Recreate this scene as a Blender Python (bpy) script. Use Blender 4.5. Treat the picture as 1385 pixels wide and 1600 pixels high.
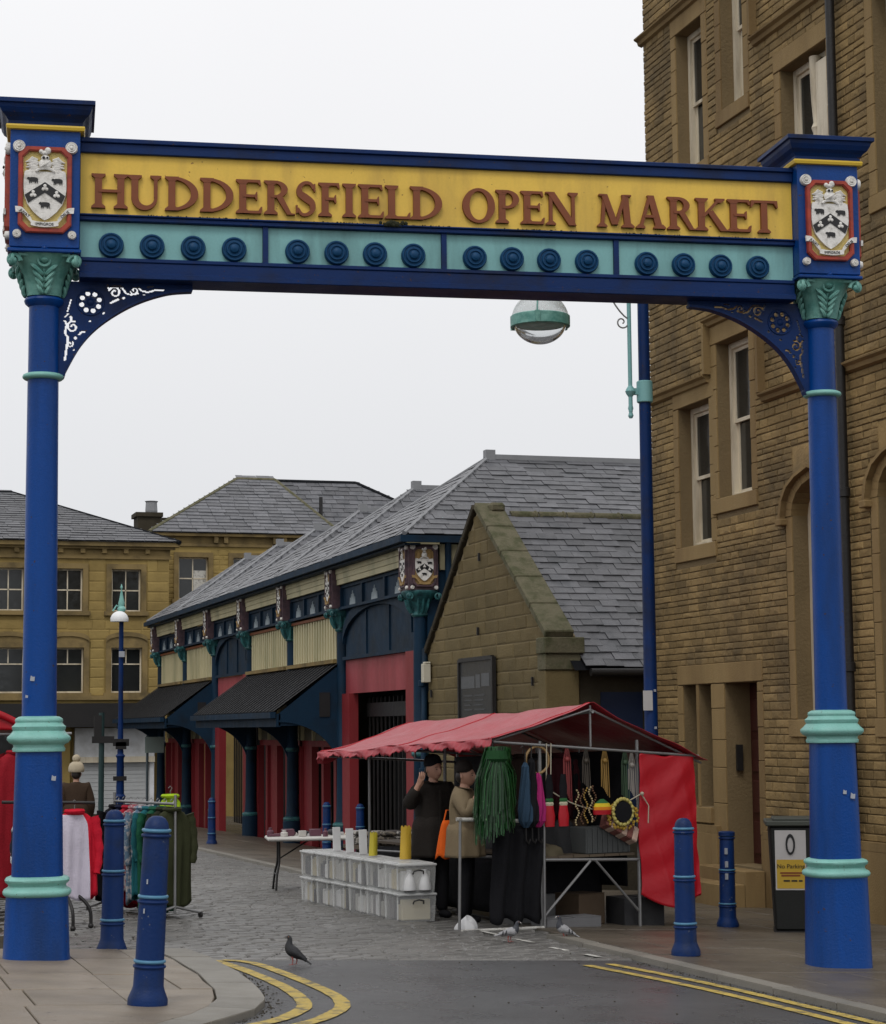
import bpy, bmesh, math, random
from mathutils import Vector, Matrix
random.seed(7)
R = math.radians
scene = bpy.context.scene
for o in list(bpy.data.objects): bpy.data.objects.remove(o)
col = scene.collection

# ------------------------------------------------------------------ camera
CAM = Vector((0, 0, 1.65))
YAW, PITCH, ROLL = R(16.94), R(6.054), R(-.529)
f0 = Vector((math.sin(YAW), math.cos(YAW), 0)); r0 = Vector((math.cos(YAW), -math.sin(YAW), 0)); u0 = Vector((0, 0, 1))
fw = f0*math.cos(PITCH) + u0*math.sin(PITCH); up_ = u0*math.cos(PITCH) - f0*math.sin(PITCH)
cr = r0*math.cos(ROLL) + up_*math.sin(ROLL); cu = up_*math.cos(ROLL) - r0*math.sin(ROLL)
cd = bpy.data.cameras.new('camera'); cam = bpy.data.objects.new('camera', cd); col.objects.link(cam)
cam.matrix_world = Matrix(((cr.x, cu.x, -fw.x, CAM.x), (cr.y, cu.y, -fw.y, CAM.y), (cr.z, cu.z, -fw.z, CAM.z), (0, 0, 0, 1)))
cd.sensor_fit = 'VERTICAL'; cd.sensor_height = 24; cd.sensor_width = 24; cd.lens = 3167.3/1600*24; cd.clip_end = 500
scene.camera = cam

# ------------------------------------------------------------------ overcast sky and soft sun
w = bpy.data.worlds.new('World'); scene.world = w; w.use_nodes = True
nt = w.node_tree; N = nt.nodes; N.clear()
out = N.new('ShaderNodeOutputWorld'); bg = N.new('ShaderNodeBackground')
sky = N.new('ShaderNodeTexSky'); sky.sky_type = 'NISHITA'; sky.sun_disc = False
sky.sun_elevation = R(48); sky.sun_rotation = R(200); sky.dust_density = 6; sky.air_density = 1.5
sat = N.new('ShaderNodeHueSaturation'); sat.inputs['Saturation'].default_value = .12; sat.inputs['Value'].default_value = .09
nt.links.new(sky.outputs[0], sat.inputs['Color'])
tc = N.new('ShaderNodeTexCoord'); sp = N.new('ShaderNodeSeparateXYZ'); nt.links.new(tc.outputs['Generated'], sp.inputs[0])
rp = N.new('ShaderNodeValToRGB'); nt.links.new(sp.outputs['Z'], rp.inputs[0])
e = rp.color_ramp.elements; e[0].position = 0; e[0].color = (.70, .72, .75, 1); e[1].position = 1; e[1].color = (1.0, 1.0, 1.02, 1)
m = e.new(.12); m.color = (.79, .80, .825, 1); m = e.new(.34); m.color = (.93, .93, .95, 1)
nz = N.new('ShaderNodeTexNoise'); nz.inputs['Scale'].default_value = 1.6; nz.inputs['Detail'].default_value = 4
nt.links.new(tc.outputs['Generated'], nz.inputs['Vector'])
mr = N.new('ShaderNodeMapRange'); mr.inputs[3].default_value = .94; mr.inputs[4].default_value = 1.05; nt.links.new(nz.outputs[0], mr.inputs[0])
mx = N.new('ShaderNodeMix'); mx.data_type = 'RGBA'; mx.inputs[0].default_value = .88
nt.links.new(sat.outputs[0], mx.inputs[6]); nt.links.new(rp.outputs[0], mx.inputs[7])
mm = N.new('ShaderNodeVectorMath'); mm.operation = 'SCALE'; nt.links.new(mx.outputs[2], mm.inputs[0]); nt.links.new(mr.outputs[0], mm.inputs['Scale'])
nt.links.new(mm.outputs[0], bg.inputs[0]); bg.inputs[1].default_value = 1.08; nt.links.new(bg.outputs[0], out.inputs[0])
sd = bpy.data.lights.new('sun', 'SUN'); sd.energy = .9; sd.angle = R(16); sd.color = (1, .97, .93)
so = bpy.data.objects.new('sun', sd); col.objects.link(so)
so.rotation_euler = Vector((.35, .62, -1.0)).to_track_quat('-Z', 'Y').to_euler()
vs = scene.view_settings; vs.view_transform = 'Standard'; vs.look = 'None'; vs.exposure = 0; vs.gamma = 1

def gz(x, y): return .255 - .042*x - .0145*y
def inview(p):
    d = Vector(p) - CAM; z = d.dot(fw)
    if z < 1: return False
    return abs(d.dot(cr)/z*3167.3) < 700 and abs(d.dot(cu)/z*3167.3) < 810

# ------------------------------------------------------------------ materials
MATS = {}
def mat(name, c, rough=.6, var=.12, scale=2.0, bump=0, bscale=30, isl=0, c2=None, c2s=1.2, c2t=.55, c2w=.12, spec=.4, metal=0, trans=0, alpha=1, emit=0, streak=False, coat=0, obj=0, fine=None, ior=None, c3=None):
    """procedural material on world position: large tone variation, patches of c2, per piece variation, fine relief"""
    m = bpy.data.materials.new(name); m.use_nodes = True; t = m.node_tree; n = t.nodes; L = t.links
    b = n['Principled BSDF']; g = n.new('ShaderNodeNewGeometry')
    def noise(s, d=5, vec=None):
        x = n.new('ShaderNodeTexNoise'); x.inputs['Scale'].default_value = s; x.inputs['Detail'].default_value = d; x.inputs['Roughness'].default_value = .6
        L.new(vec or g.outputs['Position'], x.inputs['Vector']); return x.outputs[0]
    def math_(op, a, bb):
        x = n.new('ShaderNodeMath'); x.operation = op
        for i, q in enumerate((a, bb)):
            if isinstance(q, (int, float)): x.inputs[i].default_value = q
            else: L.new(q, x.inputs[i])
        return x.outputs[0]
    vec = None
    if streak:
        mp = n.new('ShaderNodeMapping'); mp.inputs['Scale'].default_value = (1, 1, .18); L.new(g.outputs['Position'], mp.inputs[0]); vec = mp.outputs[0]
    v = math_('ADD', math_('MULTIPLY', math_('SUBTRACT', noise(scale, 6, vec), .5), var*3.2), 1)
    if isl: v = math_('MULTIPLY', v, math_('ADD', math_('MULTIPLY', math_('SUBTRACT', g.outputs['Random Per Island'], .5), isl*2), 1))
    if fine: v = math_('MULTIPLY', v, math_('ADD', math_('MULTIPLY', math_('SUBTRACT', noise(fine[0], 3), .5), fine[1]*4), 1))
    if obj:
        oi = n.new('ShaderNodeObjectInfo'); v = math_('MULTIPLY', v, math_('ADD', math_('MULTIPLY', math_('SUBTRACT', oi.outputs['Random'], .5), obj*2), 1))
    base = n.new('ShaderNodeRGB'); base.outputs[0].default_value = (*c, 1); src = base.outputs[0]
    if c2:
        k = n.new('ShaderNodeMapRange'); k.inputs[1].default_value = c2t-c2w; k.inputs[2].default_value = c2t+c2w
        L.new(noise(c2s, 8, vec), k.inputs[0])
        mxn = n.new('ShaderNodeMix'); mxn.data_type = 'RGBA'; L.new(k.outputs[0], mxn.inputs[0]); L.new(src, mxn.inputs[6]); mxn.inputs[7].default_value = (*c2, 1); src = mxn.outputs[2]
    if c3:   # sparse chips, rust spots, gum: (colour, scale, threshold)
        k = n.new('ShaderNodeMapRange'); k.inputs[1].default_value = c3[2]-.012; k.inputs[2].default_value = c3[2]+.012
        L.new(noise(c3[1], 3), k.inputs[0]); k2 = math_('MULTIPLY', k.outputs[0], math_('GREATER_THAN', noise(c3[1]*.12, 2), .5))
        mxn = n.new('ShaderNodeMix'); mxn.data_type = 'RGBA'; L.new(k2, mxn.inputs[0]); L.new(src, mxn.inputs[6]); mxn.inputs[7].default_value = (*c3[0], 1); src = mxn.outputs[2]
    s = n.new('ShaderNodeVectorMath'); s.operation = 'SCALE'; L.new(src, s.inputs[0]); L.new(v, s.inputs['Scale'])
    L.new(s.outputs[0], b.inputs['Base Color'])
    rv = math_('ADD', math_('MULTIPLY', math_('SUBTRACT', noise(scale*2.3, 4), .5), .35), rough); L.new(rv, b.inputs['Roughness'])
    b.inputs['Specular IOR Level'].default_value = spec; b.inputs['Metallic'].default_value = metal
    if coat: b.inputs['Coat Weight'].default_value = coat; b.inputs['Coat Roughness'].default_value = .25
    if trans: b.inputs['Transmission Weight'].default_value = trans
    if ior: b.inputs['IOR'].default_value = ior
    if alpha < 1: b.inputs['Alpha'].default_value = alpha
    if bump:
        bp = n.new('ShaderNodeBump'); bp.inputs['Strength'].default_value = min(1, bump); bp.inputs['Distance'].default_value = .02*max(1, bump)
        L.new(noise(bscale, 6), bp.inputs['Height']); L.new(bp.outputs[0], b.inputs['Normal'])
    MATS[name] = m; return m
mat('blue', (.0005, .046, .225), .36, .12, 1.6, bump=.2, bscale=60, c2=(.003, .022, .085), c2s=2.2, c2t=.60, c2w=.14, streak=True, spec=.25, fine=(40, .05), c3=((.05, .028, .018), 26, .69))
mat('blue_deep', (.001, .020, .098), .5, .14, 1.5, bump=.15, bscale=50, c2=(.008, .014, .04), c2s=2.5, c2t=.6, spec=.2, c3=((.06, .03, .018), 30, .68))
mat('blue_bollard', (.002, .022, .105), .5, .14, 2, bump=.2, bscale=60, c2=(.006, .016, .05), c2s=4, c2t=.6, spec=.22, c3=((.10, .11, .13), 34, .68))
mat('bollard_band', (.07, .20, .32), .4, .12, 5, bump=.1)
mat('mint', (.195, .43, .385), .45, .12, 6, bump=.25, bscale=70, c2=(.17, .42, .36), c2s=14, c2t=.6, c2w=.12, fine=(60, .05), c3=((.10, .08, .05), 40, .69))
mat('mint_cap', (.165, .37, .32), .45, .12, 8, bump=.3, bscale=60, c2=(.07, .22, .19), c2s=9, c2t=.52)
mat('teal', (.185, .40, .40), .5, .10, 2, c2=(.10, .22, .22), c2s=3.2, c2t=.60, streak=True, fine=(60, .05))
mat('disc', (.003, .045, .12), .5, .12, 8, bump=.2, bscale=60, spec=.2)
mat('yellow', (.74, .49, .075), .5, .08, 1.8, c2=(.46, .29, .06), c2s=3.4, c2t=.63, c2w=.16, streak=True, fine=(50, .04), c3=((.25, .13, .03), 30, .70))
mat('yellow_trim', (.62, .42, .04), .45, .08)
mat('rust', (.185, .048, .012), .5, .12, 8)
mat('white_relief', (.74, .72, .68), .5, .10, 14, bump=.3, bscale=90, c2=(.40, .38, .34), c2s=20, c2t=.62)
mat('black_relief', (.012, .012, .013), .45, .1)
mat('red_frame', (.36, .045, .022), .45, .12, 6, c2=(.2, .03, .02), c2s=10)
mat('cream_field', (.60, .47, .16), .5, .12, 12, bump=.4, bscale=80)
STONE = dict(rough=.85, spec=.2, bump=.55, bscale=28)
mat('stone', (.268, .184, .080), var=.24, scale=1.4, isl=.22, obj=.2, c2=(.105, .078, .044), c2s=.8, c2t=.58, c2w=.13, fine=(25, .10), **STONE)
mat('stone_body', (.19, .138, .072), var=.15, **STONE)
mat('ashlar', (.245, .170, .076), .82, .16, 1.3, bump=.35, bscale=45, isl=.14, c2=(.135, .085, .038), c2s=.9, c2t=.56, c2w=.15, spec=.2, streak=True)
mat('stone_gable', (.155, .118, .056), .85, .16, 1.2, bump=.5, bscale=35, obj=.14, isl=.08, c2=(.10, .078, .036), c2s=.8, c2t=.57, c2w=.2, spec=.2)
mat('mortar', (.25, .20, .12), .9, .15, 8, bump=.4, bscale=60, spec=.15)
mat('mossy', (.145, .132, .086), .9, .25, 5, bump=.8, bscale=25, c2=(.066, .068, .036), c2s=5, c2t=.52, spec=.15, fine=(30, .1))
mat('stone_dark', (.045, .038, .026), .9, .25, 3, bump=.6, bscale=30, spec=.15)
mat('slate', (.100, .101, .110), .42, .18, 4, bump=.35, bscale=40, isl=.32, obj=.3, c2=(.060, .064, .072), c2s=3, c2t=.58, spec=.45)
mat('slate_dark', (.010, .011, .013), .85, .2, 4, bump=.3, bscale=40, isl=.2, spec=.08)
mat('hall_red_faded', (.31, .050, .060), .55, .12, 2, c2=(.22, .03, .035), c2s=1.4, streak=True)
mat('flag_damp', (.118, .099, .076), .38, .18, 1.5, fine=(110, .10), c3=((.06, .05, .04), 14, .67), bump=.35, bscale=70, obj=.14, isl=.08, c2=(.070, .058, .044), c2s=1.1, c2t=.55, c2w=.14, spec=.4)
mat('lead', (.22, .225, .235), .5, .15, 3, bump=.15, bscale=20)
mat('asphalt', (.064, .065, .069), .30, .18, 1.0, bump=.55, bscale=110, c2=(.040, .040, .042), c2s=.9, c2t=.56, c2w=.16, spec=.5, fine=(130, .22), c3=((.15, .15, .15), 45, .70))
mat('sett', (.140, .135, .127), .32, .16, .8, bump=.4, bscale=60, isl=.2, c2=(.080, .076, .069), c2s=.5, c2t=.56, c2w=.16, spec=.5, fine=(90, .12))
mat('flag', (.215, .178, .136), .45, .16, 1.5, fine=(110, .10), c3=((.07, .06, .05), 14, .68), bump=.35, bscale=70, obj=.12, isl=.08, c2=(.14, .115, .085), c2s=1.3, c2t=.56, c2w=.16, spec=.3)
mat('kerb', (.215, .200, .172), .5, .14, 2, fine=(110, .10), bump=.35, bscale=70, obj=.08, c2=(.15, .14, .12), c2s=2, spec=.3)
mat('yellow_paint', (.55, .40, .085), .5, .16, 5, bump=.8, bscale=120, c2=(.13, .11, .07), c2s=11, c2t=.57, c2w=.09, fine=(120, .16))
mat('white_paint', (.55, .54, .50), .6, .12, 8, bump=.5, bscale=120, c2=(.2, .19, .17), c2s=16, c2t=.58, c2w=.08)
mat('cream_wood', (.52, .47, .29), .55, .10, 3, c2=(.27, .26, .15), c2s=1.5, c2t=.6, bump=.15, streak=True)
mat('white_wood', (.62, .55, .42), .55, .10, 3, c2=(.34, .28, .19), c2s=5, c2t=.6, bump=.2, streak=True)
mat('glass_dark', (.018, .020, .020), .12, .1, 3, spec=.6)
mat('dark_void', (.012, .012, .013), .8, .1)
mat('hall_blue', (.004, .024, .052), .6, .15, 2, bump=.15, c2=(.005, .014, .026), c2s=2, spec=.2)
mat('hall_teal', (.030, .145, .150), .5, .2, 8, bump=.3, c2=(.012, .05, .06), c2s=9, c2t=.52)
mat('hall_red', (.215, .017, .022), .5, .12, 2, bump=.1, c2=(.20, .02, .022), c2s=1.2, streak=True)
mat('hall_purple', (.11, .065, .075), .5, .15, 8, c2=(.05, .035, .045), c2s=9)
mat('hall_gold', (.34, .22, .085), .5, .2, 14, bump=.4, bscale=80)
mat('yellow_stone', (.325, .235, .082), .85, .16, 1.0, bump=.5, bscale=12, isl=.12, obj=.1, c2=(.18, .125, .045), c2s=.45, c2t=.55, c2w=.18, spec=.2)
mat('trim_stone', (.23, .165, .07), .85, .16, 2, bump=.3, isl=.1, c2=(.10, .075, .038), c2s=1.2, spec=.2)
mat('black_iron', (.012, .011, .011), .5, .15, 3, bump=.2, bscale=40)
mat('steel', (.25, .25, .25), .4, .15, 6, metal=.6, bump=.1)
mat('canopy_red', (.37, .028, .042), .42, .14, 1.6, bump=.5, bscale=12, c2=(.30, .024, .034), c2s=1.6, c2t=.55, spec=.5, fine=(40, .06))
mat('tarp_red', (.40, .006, .015), .40, .10, 2, bump=.35, bscale=5, spec=.4)
mat('cloth_black', (.010, .010, .012), .85, .2, 5, bump=.4, bscale=90, spec=.15)
mat('plastic_clear', (.70, .71, .70), .2, .08, 6, alpha=.30, spec=.5)
mat('plastic_lid', (.66, .67, .66), .3, .12, 8, alpha=.62, spec=.5)
mat('skin', (.42, .23, .16), .55, .06, 12)
mat('pigeon_dark', (.022, .023, .026), .6, .25, 30, bump=.5, bscale=120)
mat('pigeon_grey', (.30, .30, .31), .65, .15, 30, bump=.5, bscale=120)
mat('globe', (.93, .95, .95), .12, .03, 3, trans=.9, ior=1.08)
mat('shop_white', (.62, .63, .64), .5, .10, 1.5, c2=(.45, .45, .44), c2s=2)
mat('dome_white', (.80, .82, .82), .3, .05, 3, trans=.55, ior=1.1)
def cloth(name, c, **k):
    if name not in MATS: mat(name, c, .8, .14, 6, bump=.4, bscale=60, spec=.15, **k)
    return name
def paint(name, c, rough=.5, **k):
    if name not in MATS: mat(name, c, rough, .1, 4, bump=.1, bscale=50, **k)
    return name

# ------------------------------------------------------------------ mesh builder
class MB:
    def __init__(s): s.v = []; s.f = []; s.mi = []; s.M = None; s.cur = 0
    def add(s, vs, fs):
        b = len(s.v)
        s.v += [tuple(s.M @ Vector(p)) if s.M is not None else tuple(p) for p in vs]
        for q in fs: s.f.append([b+i for i in q]); s.mi.append(s.cur)
        return s
    def box(s, a, b):
        x0, y0, z0 = (min(a[i], b[i]) for i in range(3)); x1, y1, z1 = (max(a[i], b[i]) for i in range(3))
        return s.add([(x0,y0,z0),(x1,y0,z0),(x1,y1,z0),(x0,y1,z0),(x0,y0,z1),(x1,y0,z1),(x1,y1,z1),(x0,y1,z1)],
                     [(0,3,2,1),(4,5,6,7),(0,1,5,4),(1,2,6,5),(2,3,7,6),(3,0,4,7)])
    def cb(s, c, d): return s.box([c[i]-d[i]/2 for i in range(3)], [c[i]+d[i]/2 for i in range(3)])
    def prism(s, poly, y0, y1):
        """polygon (x,z) extruded along y"""
        n = len(poly); vs = [(x, y0, z) for x, z in poly] + [(x, y1, z) for x, z in poly]
        return s.add(vs, [list(range(n)), list(range(2*n-1, n-1, -1))] + [(i, i+n, (i+1) % n+n, (i+1) % n) for i in range(n)])
    def strip(s, A, B, y0, y1):
        """ribbon between two (x,z) lines, extruded along y"""
        n = len(A)
        vs = [(x, y0, z) for x, z in A]+[(x, y0, z) for x, z in B]+[(x, y1, z) for x, z in A]+[(x, y1, z) for x, z in B]
        fs = []
        for i in range(n-1):
            fs += [(i, i+1, n+i+1, n+i), (2*n+i, 3*n+i, 3*n+i+1, 2*n+i+1), (i, 2*n+i, 2*n+i+1, i+1), (n+i, n+i+1, 3*n+i+1, 3*n+i)]
        fs += [(0, n, 3*n, 2*n), (n-1, 3*n-1, 4*n-1, 2*n-1)]
        return s.add(vs, fs)
    def lathe(s, prof, n=24, c=(0, 0, 0), e=None, cap=True):
        """profile [(r,z)] about z; e: superellipse exponent (rounded square section)"""
        vs = []
        for r, z in prof:
            for i in range(n):
                a = 2*math.pi*i/n; cx, sx = math.cos(a), math.sin(a); k = 1
                if e: k = (abs(cx)**e+abs(sx)**e)**(-1/e)
                vs.append((c[0]+r*k*cx, c[1]+r*k*sx, c[2]+z))
        fs = [(j*n+i, j*n+(i+1) % n, (j+1)*n+(i+1) % n, (j+1)*n+i) for j in range(len(prof)-1) for i in range(n)]
        if cap: fs += [list(range(n-1, -1, -1)), list(range((len(prof)-1)*n, len(prof)*n))]
        return s.add(vs, fs)
    def tube(s, pts, r, n=8, cap=True):
        pts = [Vector(p) for p in pts]; rs = r if isinstance(r, (list, tuple)) else [r]*len(pts)
        vs = []; t0 = None; nrm = None
        for i, p in enumerate(pts):
            t = (pts[min(i+1, len(pts)-1)]-pts[max(i-1, 0)])
            t = t.normalized() if t.length > 1e-9 else Vector((0, 0, 1))
            if nrm is None: nrm = t.orthogonal().normalized()
            else:
                nrm = nrm - t*nrm.dot(t); nrm = nrm.normalized() if nrm.length > 1e-6 else t.orthogonal().normalized()
            b = t.cross(nrm)
            for k in range(n):
                a = 2*math.pi*k/n; vs.append(tuple(p+(nrm*math.cos(a)+b*math.sin(a))*rs[i]))
        fs = [(j*n+k, j*n+(k+1) % n, (j+1)*n+(k+1) % n, (j+1)*n+k) for j in range(len(pts)-1) for k in range(n)]
        if cap: fs += [list(range(n-1, -1, -1)), list(range((len(pts)-1)*n, len(pts)*n))]
        return s.add(vs, fs)
    def sphere(s, c, r, n=12, m=8, sq=(1, 1, 1)):
        vs = []; fs = []
        for j in range(m+1):
            t = math.pi*j/m
            for i in range(n):
                a = 2*math.pi*i/n
                vs.append((c[0]+r*sq[0]*math.sin(t)*math.cos(a), c[1]+r*sq[1]*math.sin(t)*math.sin(a), c[2]+r*sq[2]*math.cos(t)))
        for j in range(m):
            for i in range(n): fs.append((j*n+i, (j+1)*n+i, (j+1)*n+(i+1) % n, j*n+(i+1) % n))
        return s.add(vs, fs)
    def torus(s, c, R_, r, n=24, m=8, ax='z'):
        pts = []
        for i in range(n+1):
            a = 2*math.pi*i/n; p = (R_*math.cos(a), R_*math.sin(a), 0)
            if ax == 'y': p = (p[0], 0, p[1])
            if ax == 'x': p = (0, p[0], p[1])
            pts.append((c[0]+p[0], c[1]+p[1], c[2]+p[2]))
        return s.tube(pts, r, m, False)
    def grid(s, fn, nu, nv, close=False):
        vs = [tuple(fn(i/nu, j/nv)) for j in range(nv+1) for i in range(nu+1)]
        return s.add(vs, [(j*(nu+1)+i, j*(nu+1)+i+1, (j+1)*(nu+1)+i+1, (j+1)*(nu+1)+i) for j in range(nv) for i in range(nu)])
    def mesh(s, name, mats, smooth=False, bevel=0):
        me = bpy.data.meshes.new(name); me.from_pydata(s.v, [], s.f); 
        for m_ in ([mats] if isinstance(mats, str) else mats): me.materials.append(MATS[m_])
        if not isinstance(mats, str): me.polygons.foreach_set('material_index', s.mi)
        bm = bmesh.new(); bm.from_mesh(me)
        if bevel:
            bmesh.ops.remove_doubles(bm, verts=bm.verts, dist=1e-5)
            bmesh.ops.bevel(bm, geom=[ed for ed in bm.edges if ed.is_manifold and ed.calc_face_angle() > .6], offset=bevel, segments=1, affect='EDGES', clamp_overlap=True)
        bmesh.ops.recalc_face_normals(bm, faces=bm.faces); bm.to_mesh(me); bm.free()
        if smooth:
            for p in me.polygons: p.use_smooth = True
            try: me.set_sharp_from_angle(angle=R(smooth if smooth is not True else 40))
            except Exception: pass
        return me
    def build(s, name, mats, parent=None, smooth=False, bevel=0, thick=0, kind=None):
        o = link(name, s.mesh(name, mats, smooth, bevel), parent)
        if thick: md = o.modifiers.new('t', 'SOLIDIFY'); md.thickness = thick; md.offset = 0
        if kind: o['kind'] = kind
        return o
def link(name, me, parent=None):
    o = bpy.data.objects.new(name, me); col.objects.link(o)
    if parent is not None:
        o.parent = parent
        if parent.get('_w') is not None: o.matrix_parent_inverse = Matrix.Translation(-parent.location)
        elif parent.parent is not None and parent.parent.get('_w') is not None: pass
    return o
def tag(o, label=None, cat=None, group=None, kind=None):
    if label: o['label'] = label
    if cat: o['category'] = cat
    if group: o['group'] = group
    if kind: o['kind'] = kind
    return o
def thing(name, label, cat, loc=(0, 0, 0), rz=0, group=None, world=False):
    """an Empty at the thing's base; world=True: its parts are given in world coordinates"""
    o = bpy.data.objects.new(name, None); col.objects.link(o); o.location = loc; o.rotation_euler = (0, 0, rz); o.empty_display_size = .2
    if world: o['_w'] = 1
    return tag(o, label, cat, group)
def copy_tree(o, parent=None):
    c = o.copy(); col.objects.link(c)
    if parent is not None: c.parent = parent; c.matrix_parent_inverse = o.matrix_parent_inverse.copy()
    for ch in list(o.children): copy_tree(ch, c)
    return c
def text_mesh(name, s, size, m_, ext=.004):
    cu_ = bpy.data.curves.new(name, 'FONT'); cu_.body = s; cu_.size = size; cu_.extrude = ext; cu_.align_x = 'CENTER'; cu_.align_y = 'CENTER'
    o = bpy.data.objects.new(name, cu_); col.objects.link(o); bpy.context.view_layer.update()
    me = bpy.data.meshes.new_from_object(o.evaluated_get(bpy.context.evaluated_depsgraph_get())); bpy.data.objects.remove(o)
    me.materials.clear(); me.materials.append(MATS[m_]); return me
def smoothpts(P, n=6):
    """Catmull-Rom through points"""
    P = [Vector(p) for p in P]; out_ = []
    for i in range(len(P)-1):
        a, b, c, d = P[max(i-1, 0)], P[i], P[i+1], P[min(i+2, len(P)-1)]
        for k in range(n):
            t = k/n; out_.append(.5*((2*b)+(c-a)*t+(2*a-5*b+4*c-d)*t*t+(3*b-a-3*c+d)*t**3))
    out_.append(P[-1]); return out_
# unit pieces shared by stones, slates and flags -------------------------------------------------
def rock(seed, depth=.35, cen=.35):
    """unit rough-faced block: x 0..1, z 0..1, face towards -y"""
    rr = random.Random(seed); b = MB(); i = .10
    j = lambda a: rr.uniform(-a, a)
    v = [(0,0,0),(1,0,0),(1,0,1),(0,0,1)]
    v += [(i*.35+j(.02), -depth+j(depth*.28), i+j(.06)), (1-i*.35+j(.02), -depth+j(depth*.28), i+j(.06)), (1-i*.35+j(.02), -depth+j(depth*.28), 1-i+j(.06)), (i*.35+j(.02), -depth+j(depth*.28), 1-i+j(.06))]
    v += [(.5+j(.2), -depth*(1+cen)+j(depth*.2), .5+j(.15))]
    b.add(v, [(0,1,5,4),(1,2,6,5),(2,3,7,6),(3,0,4,7),(4,5,8),(5,6,8),(6,7,8),(7,4,8)])
    return b
def unit_slate():
    """unit slate: x 0..1, y 0..1 up the slope, tail raised"""
    b = MB(); b.add([(.012,0,.55),(.988,0,.55),(.988,1,.0),(.012,1,.0),(.012,0,1.2),(.988,0,1.2),(.988,1,.35),(.012,1,.35)],
                    [(4,5,6,7),(0,1,5,4),(1,2,6,5),(3,0,4,7)]); return b
def rows(s0, s1, t0, t1, holes, ch, bw, clip=None, gap=.012, jit=.25):
    """courses of blocks minus holes -> [(s,t,w,h)]"""
    out_ = []; t = t0; row = 0
    while t < t1-.02:
        h = ch*random.uniform(1-jit, 1+jit); h = min(h, t1-t)
        if t1-t-h < ch*.4: h = t1-t
        a, b = (s0, s1) if clip is None else clip(t+h/2)
        iv = [(a, b)]
        for (ha, hb, hc, hd) in holes:
            if t+h > hc+.01 and t < hd-.01:
                nv = []
                for (p, q) in iv:
                    if hb <= p or ha >= q: nv.append((p, q)); continue
                    if ha-p > .03: nv.append((p, ha))
                    if q-hb > .03: nv.append((hb, q))
                iv = nv
        for (p, q) in iv:
            s = p
            while s < q-.01:
                wd = bw*random.uniform(.55, 1.5)
                if row % 2 and s == p: wd *= .6
                if q-s-wd < bw*.45: wd = q-s
                out_.append((s, t, wd-gap, h-gap)); s += wd
        t += h; row += 1
    return out_
def frameM(O, u, n):
    """local x along u, local -y outward along n, local z up"""
    u = Vector(u).normalized(); n = Vector(n).normalized(); O = Vector(O)
    return Matrix(((u.x, -n.x, 0, O.x), (u.y, -n.y, 0, O.y), (u.z, -n.z, 1, O.z), (0, 0, 0, 1)))
ROCKS = {}
def lay_stones(parent, M, blocks, m_, depth, nobj=300, name='stone', rough=.35, scale_depth=None):
    key = (m_, rough)
    if key not in ROCKS: ROCKS[key] = [rock(50+i, rough).mesh('stone_piece', m_) for i in range(6)]
    def score(b):
        p = M @ Vector((b[0]+b[2]/2, 0, b[1]+b[3]/2)); return (b[2]*b[3]/(p-CAM).length_squared) if inview(p) else -1
    bl = sorted(blocks, key=score, reverse=True); rest = MB()
    for k, (s, t, wd, h) in enumerate(bl):
        d = depth*random.uniform(.7, 1.3)
        T = M @ Matrix.Translation((s, 0, t)) @ Matrix.Diagonal((wd, d/rough, h, 1))
        if k < nobj and score((s, t, wd, h)) > 0:
            o = link(name, ROCKS[key][k % 6], parent); o.matrix_basis = T
        else:
            rest.M = T; q = rock(k % 37+200, rough); rest.add(q.v, q.f)
    if rest.v: rest.M = None; rest.build(name+'_courses', m_, parent, kind='stuff')
def wall_body(mb, s0, s1, t0, t1, holes, y0, y1):
    S = sorted({s0, s1, *[min(max(h[i], s0), s1) for h in holes for i in (0, 1)]}); T = sorted({t0, t1, *[min(max(h[i], t0), t1) for h in holes for i in (2, 3)]})
    for i in range(len(S)-1):
        j = 0
        while j < len(T)-1:
            cs = (S[i]+S[i+1])/2
            def solid(k): ct = (T[k]+T[k+1])/2; return not any(h[0] < cs < h[1] and h[2] < ct < h[3] for h in holes)
            if solid(j):
                k = j
                while k+1 < len(T)-1 and solid(k+1): k += 1
                mb.box((S[i], y0, T[j]), (S[i+1], y1, T[k+1])); j = k+1
            else: j += 1
SLATE = {}
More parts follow.
